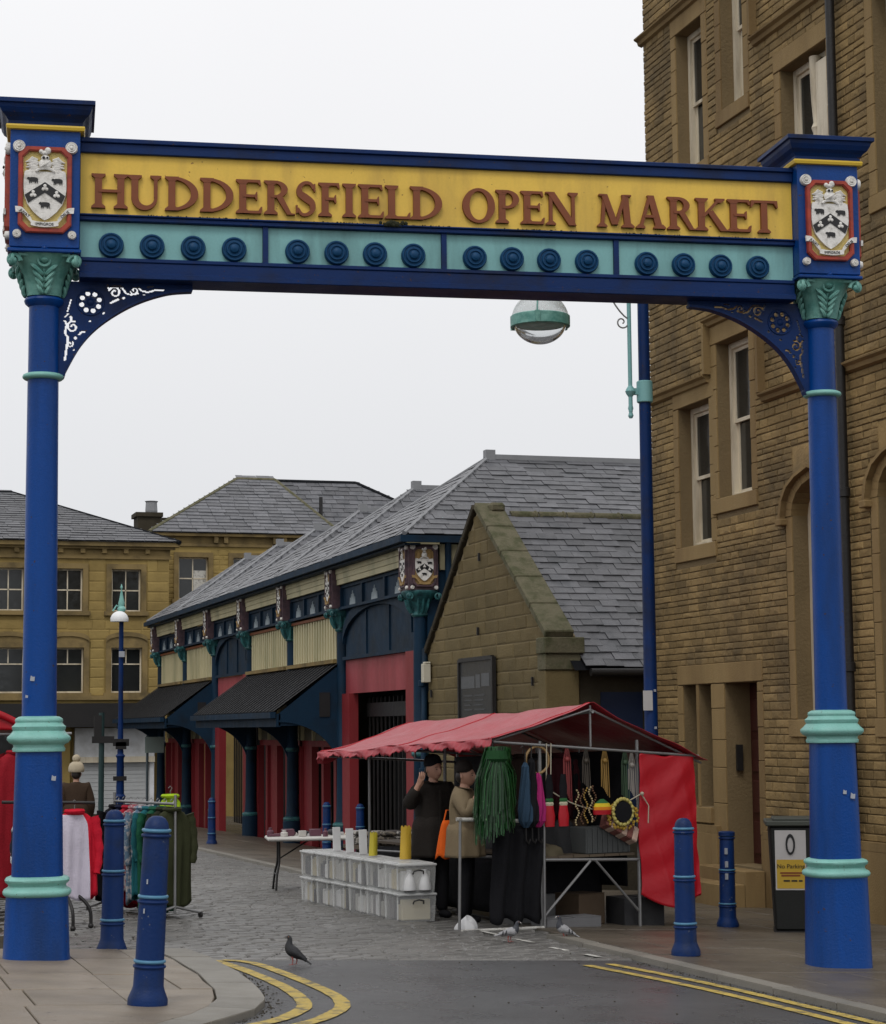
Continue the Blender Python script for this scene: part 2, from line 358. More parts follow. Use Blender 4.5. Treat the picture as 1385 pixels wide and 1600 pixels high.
def slate_face(P, m_, parent, rowh=.165, sw=.28, nobj=0, name='slate', lift=.02, thk=.016):
    """fill the convex polygon P (world; P[0]->P[1] is the eave) with rows of slates"""
    O = Vector(P[0]); u = (Vector(P[1])-O).normalized(); nrm = u.cross(Vector(P[-1])-O).normalized()
    if nrm.z < 0: nrm = -nrm
    v = nrm.cross(u).normalized()
    if v.z < 0: v = -v
    q = [((Vector(p)-O).dot(u), (Vector(p)-O).dot(v)) for p in P]; top = max(b for a, b in q); n = len(q)
    if m_ not in SLATE: SLATE[m_] = unit_slate().mesh('slate_piece', m_)
    items = []; t = 0; r = 0
    while t < top-.03:
        tm = min(t+rowh*.5, top-.01); xs = []
        for i in range(n):
            (a, b), (c, d) = q[i], q[(i+1) % n]
            if (b-tm)*(d-tm) < 0: xs.append(a+(c-a)*(tm-b)/(d-b))
        if len(xs) >= 2:
            a, b = min(xs), max(xs); s = a - (sw*.5 if r % 2 else 0)
            while s < b-.01:
                wd = sw*random.uniform(.9, 1.1); p, e_ = max(s, a), min(s+wd, b)
                if e_-p > .03: items.append((p, t, e_-p))
                s += wd
        t += rowh; r += 1
    def Tm(it):
        s, t, wd = it; o = O+u*s+v*(t-.01)+nrm*(lift+random.uniform(-.005, .007))+v*random.uniform(-.012, .010); U = (u+v*random.uniform(-.02, .02))*wd; V = v*(rowh*1.35); W = nrm*thk
        return Matrix(((U.x, V.x, W.x, o.x), (U.y, V.y, W.y, o.y), (U.z, V.z, W.z, o.z), (0, 0, 0, 1)))
    items.sort(key=lambda it: -(1 if inview(O+u*it[0]+v*it[1]) else 0)*it[2]/((O+u*it[0]+v*it[1])-CAM).length_squared)
    return items, Tm
def slates(faces, m_, parent, nobj, **k):
    rest = MB(); used = 0; us = unit_slate()
    for P in faces:
        items, Tm = slate_face(P, m_, parent, **k)
        for it in items:
            if used < nobj: o = link('slate', SLATE[m_], parent); o.matrix_basis = Tm(it); used += 1
            else: rest.M = Tm(it); rest.add(us.v, us.f)
    if rest.v: rest.build('slate_courses', m_, parent, kind='stuff')

# ================================================================== THE GROUND
def sheet(name, poly, m_, dz, label_kind='structure', sub=0):
    b = MB(); b.add([(x, y, gz(x, y)+dz) for x, y in poly], [list(range(len(poly)))])
    o = b.build(name, m_); o['kind'] = label_kind; return o
sheet('ground', [(-150, -60), (160, -60), (160, 160), (-150, 160)], 'asphalt', -.03)
b = MB()
def strips(b, x0, x1, y0, y1, dz, nx=1, ny=1):
    b.grid(lambda u, v: (x0+(x1-x0)*u, y0+(y1-y0)*v, gz(x0+(x1-x0)*u, y0+(y1-y0)*v)+dz), nx, ny)
strips(b, -8, 6.3, 2, 15.45, 0); b.build('road', 'asphalt')['kind'] = 'structure'
# setts: courses across the street, every sett its own block in one sheet
street = thing('street', None, None, (5, 30, gz(5, 30)), world=True); street['kind'] = 'structure'
b = MB(); strips(b, -14, 9.4, 15.3, 66, -.012); b.build('bedding', 'stone_dark', street)
b = MB(); y = 15.45; r = 0
while y < 60:
    d = .115*random.uniform(.9, 1.1) * (1 if y < 34 else 1.6); x = -1.2 - .1*(r % 2) - (y-15)*.06
    while x < 6.55 + (0 if y > 24.8 else -.05):
        wd = .2*random.uniform(.75, 1.3) * (1 if y < 34 else 1.5)
        if not (x < 2.72 and y < 16.05) and inview((x, y, gz(x, y))):
            h = random.uniform(-.004, .006); z = gz(x, y); t1, t2 = random.uniform(-.004, .004), random.uniform(-.004, .004); g = .008; c = .014
            P = [(x+g, y+g, z-.012), (x+wd-g, y+g, z-.012), (x+wd-g, y+d-g, z-.012), (x+g, y+d-g, z-.012),
                 (x+g+c, y+g+c, z+h+t1), (x+wd-g-c, y+g+c, z+h-t1), (x+wd-g-c, y+d-g-c, z+h+t2), (x+g+c, y+d-g-c, z+h-t2)]
            b.add(P, [(4,5,6,7),(0,1,5,4),(1,2,6,5),(2,3,7,6),(3,0,4,7)])
        x += wd
    y += d; r += 1
b.build('sett_courses', 'sett', street, kind='stuff')
# flagged pavements, each flag a slab
def slab(poly, top, parent, name='flag', m_='flag', depth=.09, inset=.006):
    cx = sum(p[0] for p in poly)/len(poly); cy = sum(p[1] for p in poly)/len(poly)
    def sh(p, k):
        d = Vector((cx-p[0], cy-p[1])); d = d.normalized()*k if d.length else d; return (p[0]+d.x, p[1]+d.y)
    n = len(poly); b = MB(); j = random.uniform(-.003, .003)
    A = [sh(p, inset*1.4) for p in poly]; B = [sh(p, inset*2.4) for p in poly]
    v = [(x, y, gz(x, y)+top-depth) for x, y in A]+[(x, y, gz(x, y)+top-.006) for x, y in A]+[(x, y, gz(x, y)+top+j) for x, y in B]
    b.add(v, [list(range(2*n, 3*n))]+[(k*n+i, k*n+(i+1) % n, (k+1)*n+(i+1) % n, (k+1)*n+i) for k in (0, 1) for i in range(n)])
    return b.build(name, m_, parent)
PT = .042
pl = thing('pavement', None, None, (1, 13, gz(1, 13)), world=True); pl['kind'] = 'structure'
def kx(y):   # outer kerb line of the rounded left corner
    pts = [(8.5, -.9), (10.2, 1.1), (11.1, 1.95), (11.53, 2.23), (11.9, 2.45), (12.4, 2.62), (13.0, 2.71), (14.1, 2.79), (15.3, 2.80), (15.95, 2.74)]
    for (a, p), (c, q) in zip(pts, pts[1:]):
        if a <= y <= c: return p+(q-p)*(y-a)/(c-a)
    return pts[0][1] if y < pts[0][0] else pts[-1][1]
ks = [8.5, 9.6, 10.6, 11.3, 11.9, 12.5, 13.4, 14.4, 15.25, 15.97]
def off(y, k):
    t = Vector((kx(y+.05)-kx(y-.05), .1)).normalized(); return (kx(y)-t.y*k, y+t.x*k)
for a, c in zip(ks, ks[1:]):
    ys = [a+(c-a)*i/4 for i in range(5)]
    slab([off(y, 0) for y in ys]+[off(y, .30) for y in reversed(ys)], PT, pl, 'kerbstone', 'kerb', .16, .004)
b = MB(); n = 24
b.add([(*off(8.5+7.45*i/n, .02), gz(*off(8.5+7.45*i/n, .02))+PT-.03) for i in range(n+1)]+[(-14, 15.95, gz(-14, 15.95)+PT-.03), (-14, 8.5, gz(-14, 8.5)+PT-.03)], [list(range(n+3))]); b.build('bedding', 'stone_dark', pl)
ycuts = [15.92, 15.1, 13.95, 13.0, 12.12, 11.2, 10.2, 9.2]
for j in range(len(ycuts)-1):
    y1, y0 = ycuts[j], ycuts[j+1]
    lim = min(off(yy, .305)[0] for yy in (y0, (y0+y1)/2, y1)); lim0, lim1 = off(y0, .31)[0], off(y1, .31)[0]
    xs = [1.76-.46*k*(1.2 if j % 2 else 1.35) for k in range(9)][::-1]; xs = [-3.2+.0*j]+xs+([2.2] if lim > 2.3 else [])
    xs = [x for x in xs if x < lim-.12]
    for k in range(len(xs)):
        if k+1 < len(xs): slab([(xs[k], y0), (xs[k+1], y0), (xs[k+1], y1), (xs[k], y1)], PT, pl)
        else: slab([(xs[k], y0), (lim0, y0), (off((y0+y1)/2, .31)[0], (y0+y1)/2), (lim1, y1), (xs[k], y1)], PT, pl)
# right pavement
pr_ = thing('pavement', None, None, (8, 17, gz(8, 17)), world=True); pr_['kind'] = 'structure'
b = MB(); strips(b, 6.3, 14, 6, 17.4, .015); strips(b, 6.57, 14, 17.4, 25.6, -.006); b.build('bedding', 'stone_dark', pr_)
RT = .045
for k in range(12):
    y0 = 6.5+k*.92; 
    if y0 < 17.2: slab([(6.28, y0), (6.44, y0), (6.44, y0+.915), (6.28, y0+.915)], RT, pr_, 'kerbstone', 'kerb', .12, .003)
y = 8.0; r = 0
while y < 25.2:
    d = random.choice((.6, .75, .9)); x = 6.45 if y < 17.4 else 6.55; first = True
    while x < 10.66:
        wd = random.choice((.6, .75, .9, 1.05))*(.55 if first and r % 2 else 1); x1 = min(x+wd, 10.68)
        if 10.68-x1 < .3: x1 = 10.68
        if inview((x, y+d/2, 0)) or inview((x1, y+d, 0)): slab([(x, y), (x1, y), (x1, y+d), (x, y+d)], RT if y < 17.4 else .02, pr_, m_='flag_damp')
        x = x1; first = False
    y += d; r += 1
# footway in front of the market hall
ph = thing('pavement', None, None, (8, 40, gz(8, 40)), world=True); ph['kind'] = 'structure'
b = MB(); strips(b, 6.7, 9.5, 25.2, 62, .0); b.build('bedding', 'stone_dark', ph)
y = 25.3
while y < 60:
    d = 1.0 if y < 45 else 2
    slab([(6.56, y), (6.72, y), (6.72, y+d), (6.56, y+d)], .05, ph, 'kerbstone', 'kerb', .12, .003)
    for x0, x1 in ((6.73, 7.5), (7.5, 8.35), (8.35, 9.25)): slab([(x0, y), (x1, y), (x1, y+d), (x0, y+d)], .045, ph, m_='flag_damp')
    y += d
# painted lines
def line_paint(name, pts, wd, m_, label):
    P = smoothpts([(x, y, 0) for x, y in pts], 8) if len(pts) > 2 else [Vector((*p, 0)) for p in pts]
    b = MB(); A = []; B = []
    for i, p in enumerate(P):
        t = (P[min(i+1, len(P)-1)]-P[max(i-1, 0)]).normalized(); n_ = Vector((-t.y, t.x, 0)); k = wd/2*random.uniform(.93, 1.05)
        A.append(p+n_*k); B.append(p-n_*k)
    v = [(q.x, q.y, gz(q.x, q.y)+.006) for q in A]+[(q.x, q.y, gz(q.x, q.y)+.006) for q in B]; n = len(A)
    b.add(v, [(i, i+1, n+i+1, n+i) for i in range(n-1)]); o = b.build(name, m_); o['kind'] = 'structure'; return o
line_paint('yellow_line', [(2.92, 15.42), (3.10, 15.2), (3.17, 14.34), (3.19, 13.1), (3.10, 12.4), (2.90, 11.9), (2.62, 11.45), (1.9, 10.6)], .10, 'yellow_paint', '')
line_paint('yellow_line', [(2.80, 15.44), (2.88, 15.2), (2.94, 14.5), (2.965, 13.4), (2.88, 12.5), (2.70, 11.98), (2.40, 11.5), (1.7, 10.8)], .10, 'yellow_paint', '')
line_paint('yellow_line', [(5.93, 15.1), (6.08, 13.8), (6.14, 12.4), (6.17, 9)], .095, 'yellow_paint', '')
line_paint('yellow_line', [(5.70, 15.0), (5.86, 13.7), (5.94, 12.3), (5.97, 9)], .095, 'yellow_paint', '')
for a, c in (((5.92, 18.3), (5.94, 17.83)), ((5.95, 17.41), (5.98, 17.06)), ((5.97, 16.56), (6.0, 16.24)), ((6.03, 15.92), (6.06, 15.66))):
    o = line_paint('white_line', [a, c], .06, 'white_paint', ''); o.location.z = .005

# ================================================================== GATEWAY ARCH
L_ = Vector((1.506, 15.154, 0)); ang = R(-6.24); SPAN = 6.13
arch = thing('gateway_arch', 'blue cast-iron gateway arch with yellow sign spanning the market entrance', 'gateway', L_, ang)
# local: x along the beam (0 = left column, SPAN = right column), -y towards the street, z world
def column(x, zb, stick):
    # shaft is the part; mouldings and capital are its sub-parts
    b = MB(); b.lathe([(.245, zb), (.245, zb+.04), (.238, zb+.08), (.222, .46)], 40, (x, 0, 0), 3.2)
    b.lathe([(.185, .60), (.178, 1.0), (.166, 1.5)], 40, (x, 0, 0), 3.0)
    b.lathe([(.126, 1.74), (.120, 2.8), (.114, 4.26)], 32, (x, 0, 0)); b.lathe([(.112, 4.28), (.110, 4.82)], 32, (x, 0, 0))
    b.lathe([(.112, 4.80), (.140, 4.825), (.147, 4.845), (.140, 4.862), (.12, 4.872)], 32, (x, 0, 0))
    c = b.build('column', 'blue', arch, smooth=35)
    def mould(prof, e, name='moulding', n=40): q = MB(); q.lathe(prof, n, (x, 0, 0), e); q.build(name, 'mint', c, smooth=50)
    mould([(.19, .455), (.225, .46), (.243, .475), (.246, .492), (.238, .507), (.214, .52), (.205, .535), (.212, .55), (.228, .562), (.232, .578), (.222, .592), (.196, .602), (.17, .604)], 3)
    mould([(.16, 1.495), (.188, 1.50), (.192, 1.52), (.182, 1.535), (.186, 1.55), (.212, 1.562), (.230, 1.585), (.228, 1.605), (.206, 1.625), (.186, 1.65), (.192, 1.662), (.196, 1.68), (.178, 1.695), (.168, 1.71), (.174, 1.72), (.170, 1.738), (.146, 1.752), (.12, 1.756)], 3)
    mould([(.11, 4.248), (.138, 4.252), (.150, 4.262), (.153, 4.272), (.148, 4.286), (.132, 4.294), (.11, 4.297)], None)
    # capital: bell, corner volutes, acanthus leaves
    q = MB(); q.lathe([(.125, 4.872), (.135, 4.93), (.155, 5.02), (.205, 5.11), (.235, 5.15), (.245, 5.165)], 40, (x, 0, 0), 3.2)
    for a in range(4):
        A = Matrix.Translation((x, 0, 0)) @ Matrix.Rotation(a*math.pi/2, 4, 'Z'); q.M = A
        for sx in (-1, 1):
            sp_ = []
            for i in range(26):
                t = i/25*2.2*math.pi; rr = .058*(1-i/30); sp_.append((sx*(.225-rr*math.cos(t)*.9), -.225-.012*i/25, 5.10+rr*math.sin(t)))
            q.tube(sp_, [.018*(1-.4*i/25) for i in range(26)], 6); q.sphere((sx*.225, -.235, 5.10), .030, 10, 7)
            q.tube([(sx*.06, -.205, 5.15), (sx*.12, -.21, 5.155), (sx*.19, -.225, 5.155)], [.014, .018, .016], 6)
        q.lathe([(.0, -.012), (.03, -.012), (.036, 0), (.03, .012), (0, .012)], 12, (0, -.2, 5.12)); q.torus((0, -.205, 5.12), .045, .012, 16, 6, 'y'); q.sphere((0, -.205, 5.12), .026, 10, 6)
        for k in range(4):          # paired leaf lobes running down to the astragal
            zz = 5.06-.045*k; yy = -(.178-.0145*k)
            for sx in (-1, 1):
                q.tube(smoothpts([(sx*.008, yy, zz-.05), (sx*(.05-.006*k), yy-.02, zz-.01), (sx*(.10-.017*k), yy-.012, zz+.03)], 4), [.006]+[.016]*6+[.010, .004][:2], 6)
        q.tube([(0, -.18, 5.07), (0, -.147, 4.97), (0, -.132, 4.89)], [.012, .012, .006], 6)
    q.M = None; q.build('capital', 'mint_cap', c, smooth=50)
    for (sz, sy, ss) in stick:
        q = MB(); yy = -.186 if sz < 1.6 else -.124; q.prism([(x+sy-ss*.5, sz-ss*.5), (x+sy+ss*.4, sz-ss*.6), (x+sy+ss*.5, sz+ss*.35), (x+sy+ss*.1, sz+ss*.3), (x+sy-ss*.35, sz+ss*.6)], yy, yy+.006); q.build('sticker', paint('sticker_white', (.34, .36, .40)), c)
    return c
column(0, -.045, [(1.31, .11, .035), (2.03, -.05, .035), (1.9, -.09, .02)])
column(SPAN, -.31, [(1.12, .02, .03), (1.09, .085, .04)])
# --- crest panel geometry (local x right, z up, -y outward), size of the plate .48 x .80
def sheep(b, cx, cz, s, y0, y1):
    P = [(-.95,.25),(-.8,.42),(-.62,.46),(-.5,.38),(-.2,.45),(.3,.44),(.68,.36),(.8,.15),(.78,-.1),(.74,-.5),(.66,-.52),(.62,-.18),(.45,-.25),(.44,-.5),(.36,-.52),(.3,-.24),(-.2,-.24),(-.22,-.5),(-.32,-.52),(-.34,-.2),(-.45,-.22),(-.5,-.52),(-.6,-.5),(-.6,-.05),(-.66,.08),(-.82,.1)]
    b.prism([(cx+x*s, cz+z*s) for x, z in P], y0, y1)
def crest():
    """relief pieces of the coat of arms: list of (name, material, MB)"""
    D = []
    def g(k, m_): b = MB(); D.append((k, m_, b)); return b
    w_, h_, c_ = .195, .325, .06
    def oct_(w_, h_, c_): return [(-w_, -h_+c_), (-w_+c_, -h_), (w_-c_, -h_), (w_, -h_+c_), (w_, h_-c_), (w_-c_, h_), (-w_+c_, h_), (-w_, h_-c_)]
    g('field', 'cream_field').prism(oct_(w_-.03, h_-.03, c_-.012), -.008, 0)
    O, I = oct_(w_, h_, c_), oct_(w_-.036, h_-.036, c_-.014); O2, I2 = oct_(w_-.006, h_-.006, c_-.002), oct_(w_-.028, h_-.028, c_-.01)
    b = g('frame', 'red_frame'); b.strip(O+[O[0]], I+[I[0]], -.03, 0); b.strip(O2+[O2[0]], I2+[I2[0]], -.038, -.029)
    P = [(-.148, .135), (-.155, .07), (-.155, 0), (-.149, -.05), (-.128, -.11), (-.085, -.168), (-.035, -.213), (0, -.232)]
    g('shield', 'white_relief').prism(P+[(-x, z) for x, z in reversed(P[:-1])], -.03, -.007)
    g('chevron', 'black_relief').prism([(-.147, -.045), (0, .055), (.147, -.045), (.122, -.105), (0, -.022), (-.122, -.105)], -.036, -.029)
    for sx, sz in ((-.088, .068), (.090, .062), (0, -.118)): sheep(g('sheep', 'black_relief'), sx, sz, .047, -.037, -.029)
    for sx, sz in ((0, .014), (-.085, -.035), (.085, -.035)):
        b = g('fleece_badge', 'white_relief'); b.cb((sx, -.036, sz), (.012, .01, .03))
        for dx, dz in ((-.012, -.013), (.012, -.013), (0, .012)): b.sphere((sx+dx, -.036, sz+dz), .0125, 8, 5, (1, .5, 1.1))
    h = g('helm', 'white_relief'); h.sphere((0, -.030, .192), .048, 14, 8, (1, .5, .9)); h.tube([(.066*math.cos(R(a)), -.036, .128+.03*math.sin(R(a))) for a in range(10, 171, 16)], .011, 6)
    h.tube([(-.04, -.04, .165), (0, -.055, .185), (.035, -.04, .215)], .008, 6); h.sphere((0, -.034, .238), .032, 12, 7, (1, .6, .62)); h.sphere((-.005, -.036, .275), .030, 12, 7, (1, .6, .6)); h.sphere((.018, -.038, .292), .024, 10, 6, (1, .6, 1.1)); h.sphere((-.03, -.036, .284), .018, 8, 6)
    for sx in (-1, 1):
        h = g('mantling', 'white_relief')
        for k in range(9):
            a = k/8; x0 = sx*(.055+.01*math.sin(k*2)); zz = .225-.085*a
            h.tube([(x0, -.014, zz), (sx*(.095), -.022, zz+.012-.02*a), (sx*(.128+.014*math.sin(k*1.7)), -.014, zz-.012*math.cos(k))], [.010, .013, .005], 6)
    for ex, er in ((-.012, .011), (.015, .008)): g('visor_slot', 'black_relief').sphere((ex, -.052, .236), er, 8, 5)
    rb = g('ribbon', 'white_relief')
    for sx in (-1, 1):
        A = smoothpts([(sx*.215, 0, -.135), (sx*.165, 0, -.142), (sx*.125, 0, -.185), (sx*.095, 0, -.222)], 5); rb.strip([(p.x, p.z) for p in A], [(p.x-sx*.004, p.z-.043) for p in A], -.045, -.028)
    rb.strip([(-.1+.02*i, -.238-.012*math.sin(math.pi*i/10)) for i in range(11)], [(-.1+.02*i, -.276-.012*math.sin(math.pi*i/10)) for i in range(11)], -.05, -.03)
    for sx, sz, rr in ((-.19, .325, .046), (.19, .325, .046), (-.2, -.335, .032), (.2, -.335, .032)):
        b = g('rosette', 'white_relief'); b.M = Matrix.Translation((sx, 0, sz)) @ Matrix.Rotation(R(90), 4, 'X'); b.lathe([(rr, 0), (rr, .022), (rr*.86, .034), (rr*.7, .03), (rr*.55, .036), (rr*.32, .03), (rr*.2, .042), (.002, .044)], 20); b.M = None
    return D
CR = crest(); CMESH = [(k, b.mesh('crest_'+k, m_, smooth=40)) for k, m_, b in CR]
motto = [text_mesh('motto', s, .03, 'black_relief', .002) for s in ('JUVAT', 'IMPIGROS', 'DEUS')]
def put_crest(parent, M):
    for k, me in CMESH: o = link(k, me, parent); o.matrix_basis = M
    for me, x, z, a in zip(motto, (-.145, 0, .148), (-.188, -.267, -.188), (R(-38), 0, R(38))):
        o = link('motto_lettering', me, parent); o.matrix_basis = M @ Matrix.Translation((x, -.0465 if x else -.0515, z)) @ Matrix.Rotation(-a, 4, 'Y') @ Matrix.Rotation(R(90), 4, 'X')
def crest_box(x, side):
    b = MB(); b.box((x-.255, -.255, 5.20), (x+.255, .255, 6.12)); b.box((x-.268, -.268, 5.165), (x+.268, .268, 5.192)); b.lathe([(.275, 5.19), (.268, 5.21), (.256, 5.225)], 4, (x, 0, 0), None)
    q = b.build('crest_box', 'blue', arch, bevel=.006)
    c = MB(); S = math.sqrt(2)
    def sq(prof): 
        c.M = Matrix.Translation((x, 0, 0)) @ Matrix.Rotation(R(45), 4, 'Z'); c.lathe([(r*S, z) for r, z in prof], 4); c.M = None
    sq([(.258, 6.115), (.27, 6.118), (.272, 6.15), (.29, 6.175), (.318, 6.20), (.336, 6.235), (.342, 6.262), (.362, 6.268), (.362, 6.297), (.345, 6.304), (.1, 6.33)])
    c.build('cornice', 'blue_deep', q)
    c = MB(); sq([(.26, 6.085), (.283, 6.088), (.289, 6.108), (.283, 6.122), (.26, 6.124)]); c.build('gilt_band', 'yellow_trim', q)
    put_crest(q, Matrix.Translation((x, -.256, 5.63)))
    put_crest(q, Matrix.Translation((x+side*.256, 0, 5.63)) @ Matrix.Rotation(R(90)*side, 4, 'Z'))
    return q
qb = crest_box(0, -1); crest_box(SPAN, 1)
b = MB(); b.tube([(.03, 0, 6.32), (.03, 0, 6.40)], .006, 6); b.build('spike', 'black_iron', qb)
# --- beam
X0, X1 = .256, SPAN-.256
b = MB(); b.box((X0, -.10, 5.04), (X1, .10, 6.0))
b.prism([(X0, 5.985), (X0, 6.0), (X1, 6.0), (X1, 5.985)], -.14, .14)
for y0, z0, y1, z1 in ((-.175, 6.04, .175, 6.075), (-.155, 5.965, .155, 6.041), (-.16, 5.445, .16, 5.478), (-.175, 5.478, .175, 5.492), (-.15, 5.135, .15, 5.165), (-.165, 5.005, .165, 5.05), (-.14, 5.05, .14, 5.136)):
    b.box((X0, y0, z0), (X1, y1, z1))
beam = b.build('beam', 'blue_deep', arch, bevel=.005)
for sgn in (-1, 1):
    b = MB(); b.box((X0+.003, sgn*.10, 5.493), (X1-.003, sgn*.122, 5.964)); b.build('sign_board', 'yellow', beam)
div = [X0, 1.648, 3.029, 4.406, X1]
for i in range(4):
    for sgn in (-1, 1):
        b = MB(); b.box((div[i]+(.022 if i else .003), sgn*.10, 5.168), (div[i+1]-(.022 if i < 3 else .003), sgn*.118, 5.442)); b.build('teal_panel', 'teal', beam)
        if i: b = MB(); b.box((div[i]-.02, sgn*.10, 5.166), (div[i]+.02, sgn*.142, 5.444)); b.build('divider', 'blue_deep', beam)
q = MB(); q.M = Matrix.Rotation(R(90), 4, 'X'); q.lathe([(.094, 0), (.094, .03), (.086, .045), (.078, .045), (.074, .036), (.064, .038), (.058, .052), (.048, .053), (.044, .044), (.036, .046), (.030, .062), (.016, .07), (.002, .072)], 28)
dm = q.mesh('roundel', 'disc', smooth=30)
for i, x in enumerate((.49, .794, 1.101, 1.41, 1.892, 2.192, 2.489, 2.788, 3.271, 3.566, 3.862, 4.166, 4.65, 4.954, 5.26, 5.569)):
    o = link('roundel', dm, beam); o.location = (x, -.118, 5.262); o.rotation_euler[1] = i*.7
b = MB()        # moss tuft on the lower cornice
for i in range(60): b.sphere((2.62+random.gauss(0, .05), -.165+random.uniform(-.015, .01), 5.497+random.uniform(-.012, .012)), random.uniform(.008, .02), 6, 4)
for i in range(110): b.sphere((random.choice((.9, 1.3, 2.2, 2.9, 3.8, 4.6, 5.4))+random.gauss(0, .16), -.172, 5.493), random.uniform(.003, .007), 5, 3)
b.build('moss', paint('moss', (.02, .022, .01), .95), beam, kind='stuff')
# --- serif letters
TH, TN, SE = .052, .021, .017; CH = .262
def ell(cx, cz, rx, rz, a0, a1, n=18): return [(cx+rx*math.cos(R(a0+(a1-a0)*i/n)), cz+rz*math.sin(R(a0+(a1-a0)*i/n))) for i in range(n+1)]
class Gl:
    def __init__(s): s.b = MB(); s.k = 0
    def y(s): s.k += 1; return -.030-.0009*s.k
    def poly(s, P): s.b.prism(P, s.y(), 0)
    def rect(s, x0, z0, x1, z1): s.poly([(x0, z0), (x1, z0), (x1, z1), (x0, z1)])
    def band(s, A, B): s.b.strip(A, B, s.y(), 0)
    def stem(s, x, z0=0, z1=CH, t=TH, top=True, bot=True, sl=.026):
        s.rect(x-t/2, z0, x+t/2, z1)
        if bot: s.serif(x, z0, t, 1, sl)
        if top: s.serif(x, z1, t, -1, sl)
    def serif(s, x, z, t, d, sl=.026): s.poly([(x-t/2-sl, z), (x+t/2+sl, z), (x+t/2+sl, z+d*SE*.7), (x+t/2, z+d*SE*2), (x-t/2, z+d*SE*2), (x-t/2-sl, z+d*SE*.7)])
    def diag(s, x0, z0, x1, z1, t): s.poly([(x0-t/2, z0), (x0+t/2, z0), (x1+t/2, z1), (x1-t/2, z1)])
    def arm(s, x0, x1, z, d, beak=.042): # thin arm with a beak; d=-1 beak downwards, 1 up, 0 both
        zz = (z, z+TN) if d == 1 else (z-TN, z) if d == -1 else (z-TN/2, z+TN/2)
        s.rect(x0, zz[0], x1, zz[1])
        if d == 1: s.poly([(x1-.012, z), (x1+.004, z), (x1+.012, z+beak+.01), (x1, z+beak+.01), (x1-.018, z+TN)])
        elif d == -1: s.poly([(x1-.018, z-TN), (x1-.002, z-beak), (x1+.008, z-beak), (x1+.002, z), (x1-.012, z)])
        else: s.poly([(x1-.016, z), (x1, z-beak*.75), (x1+.008, z-beak*.75), (x1+.008, z+beak*.75), (x1, z+beak*.75)])
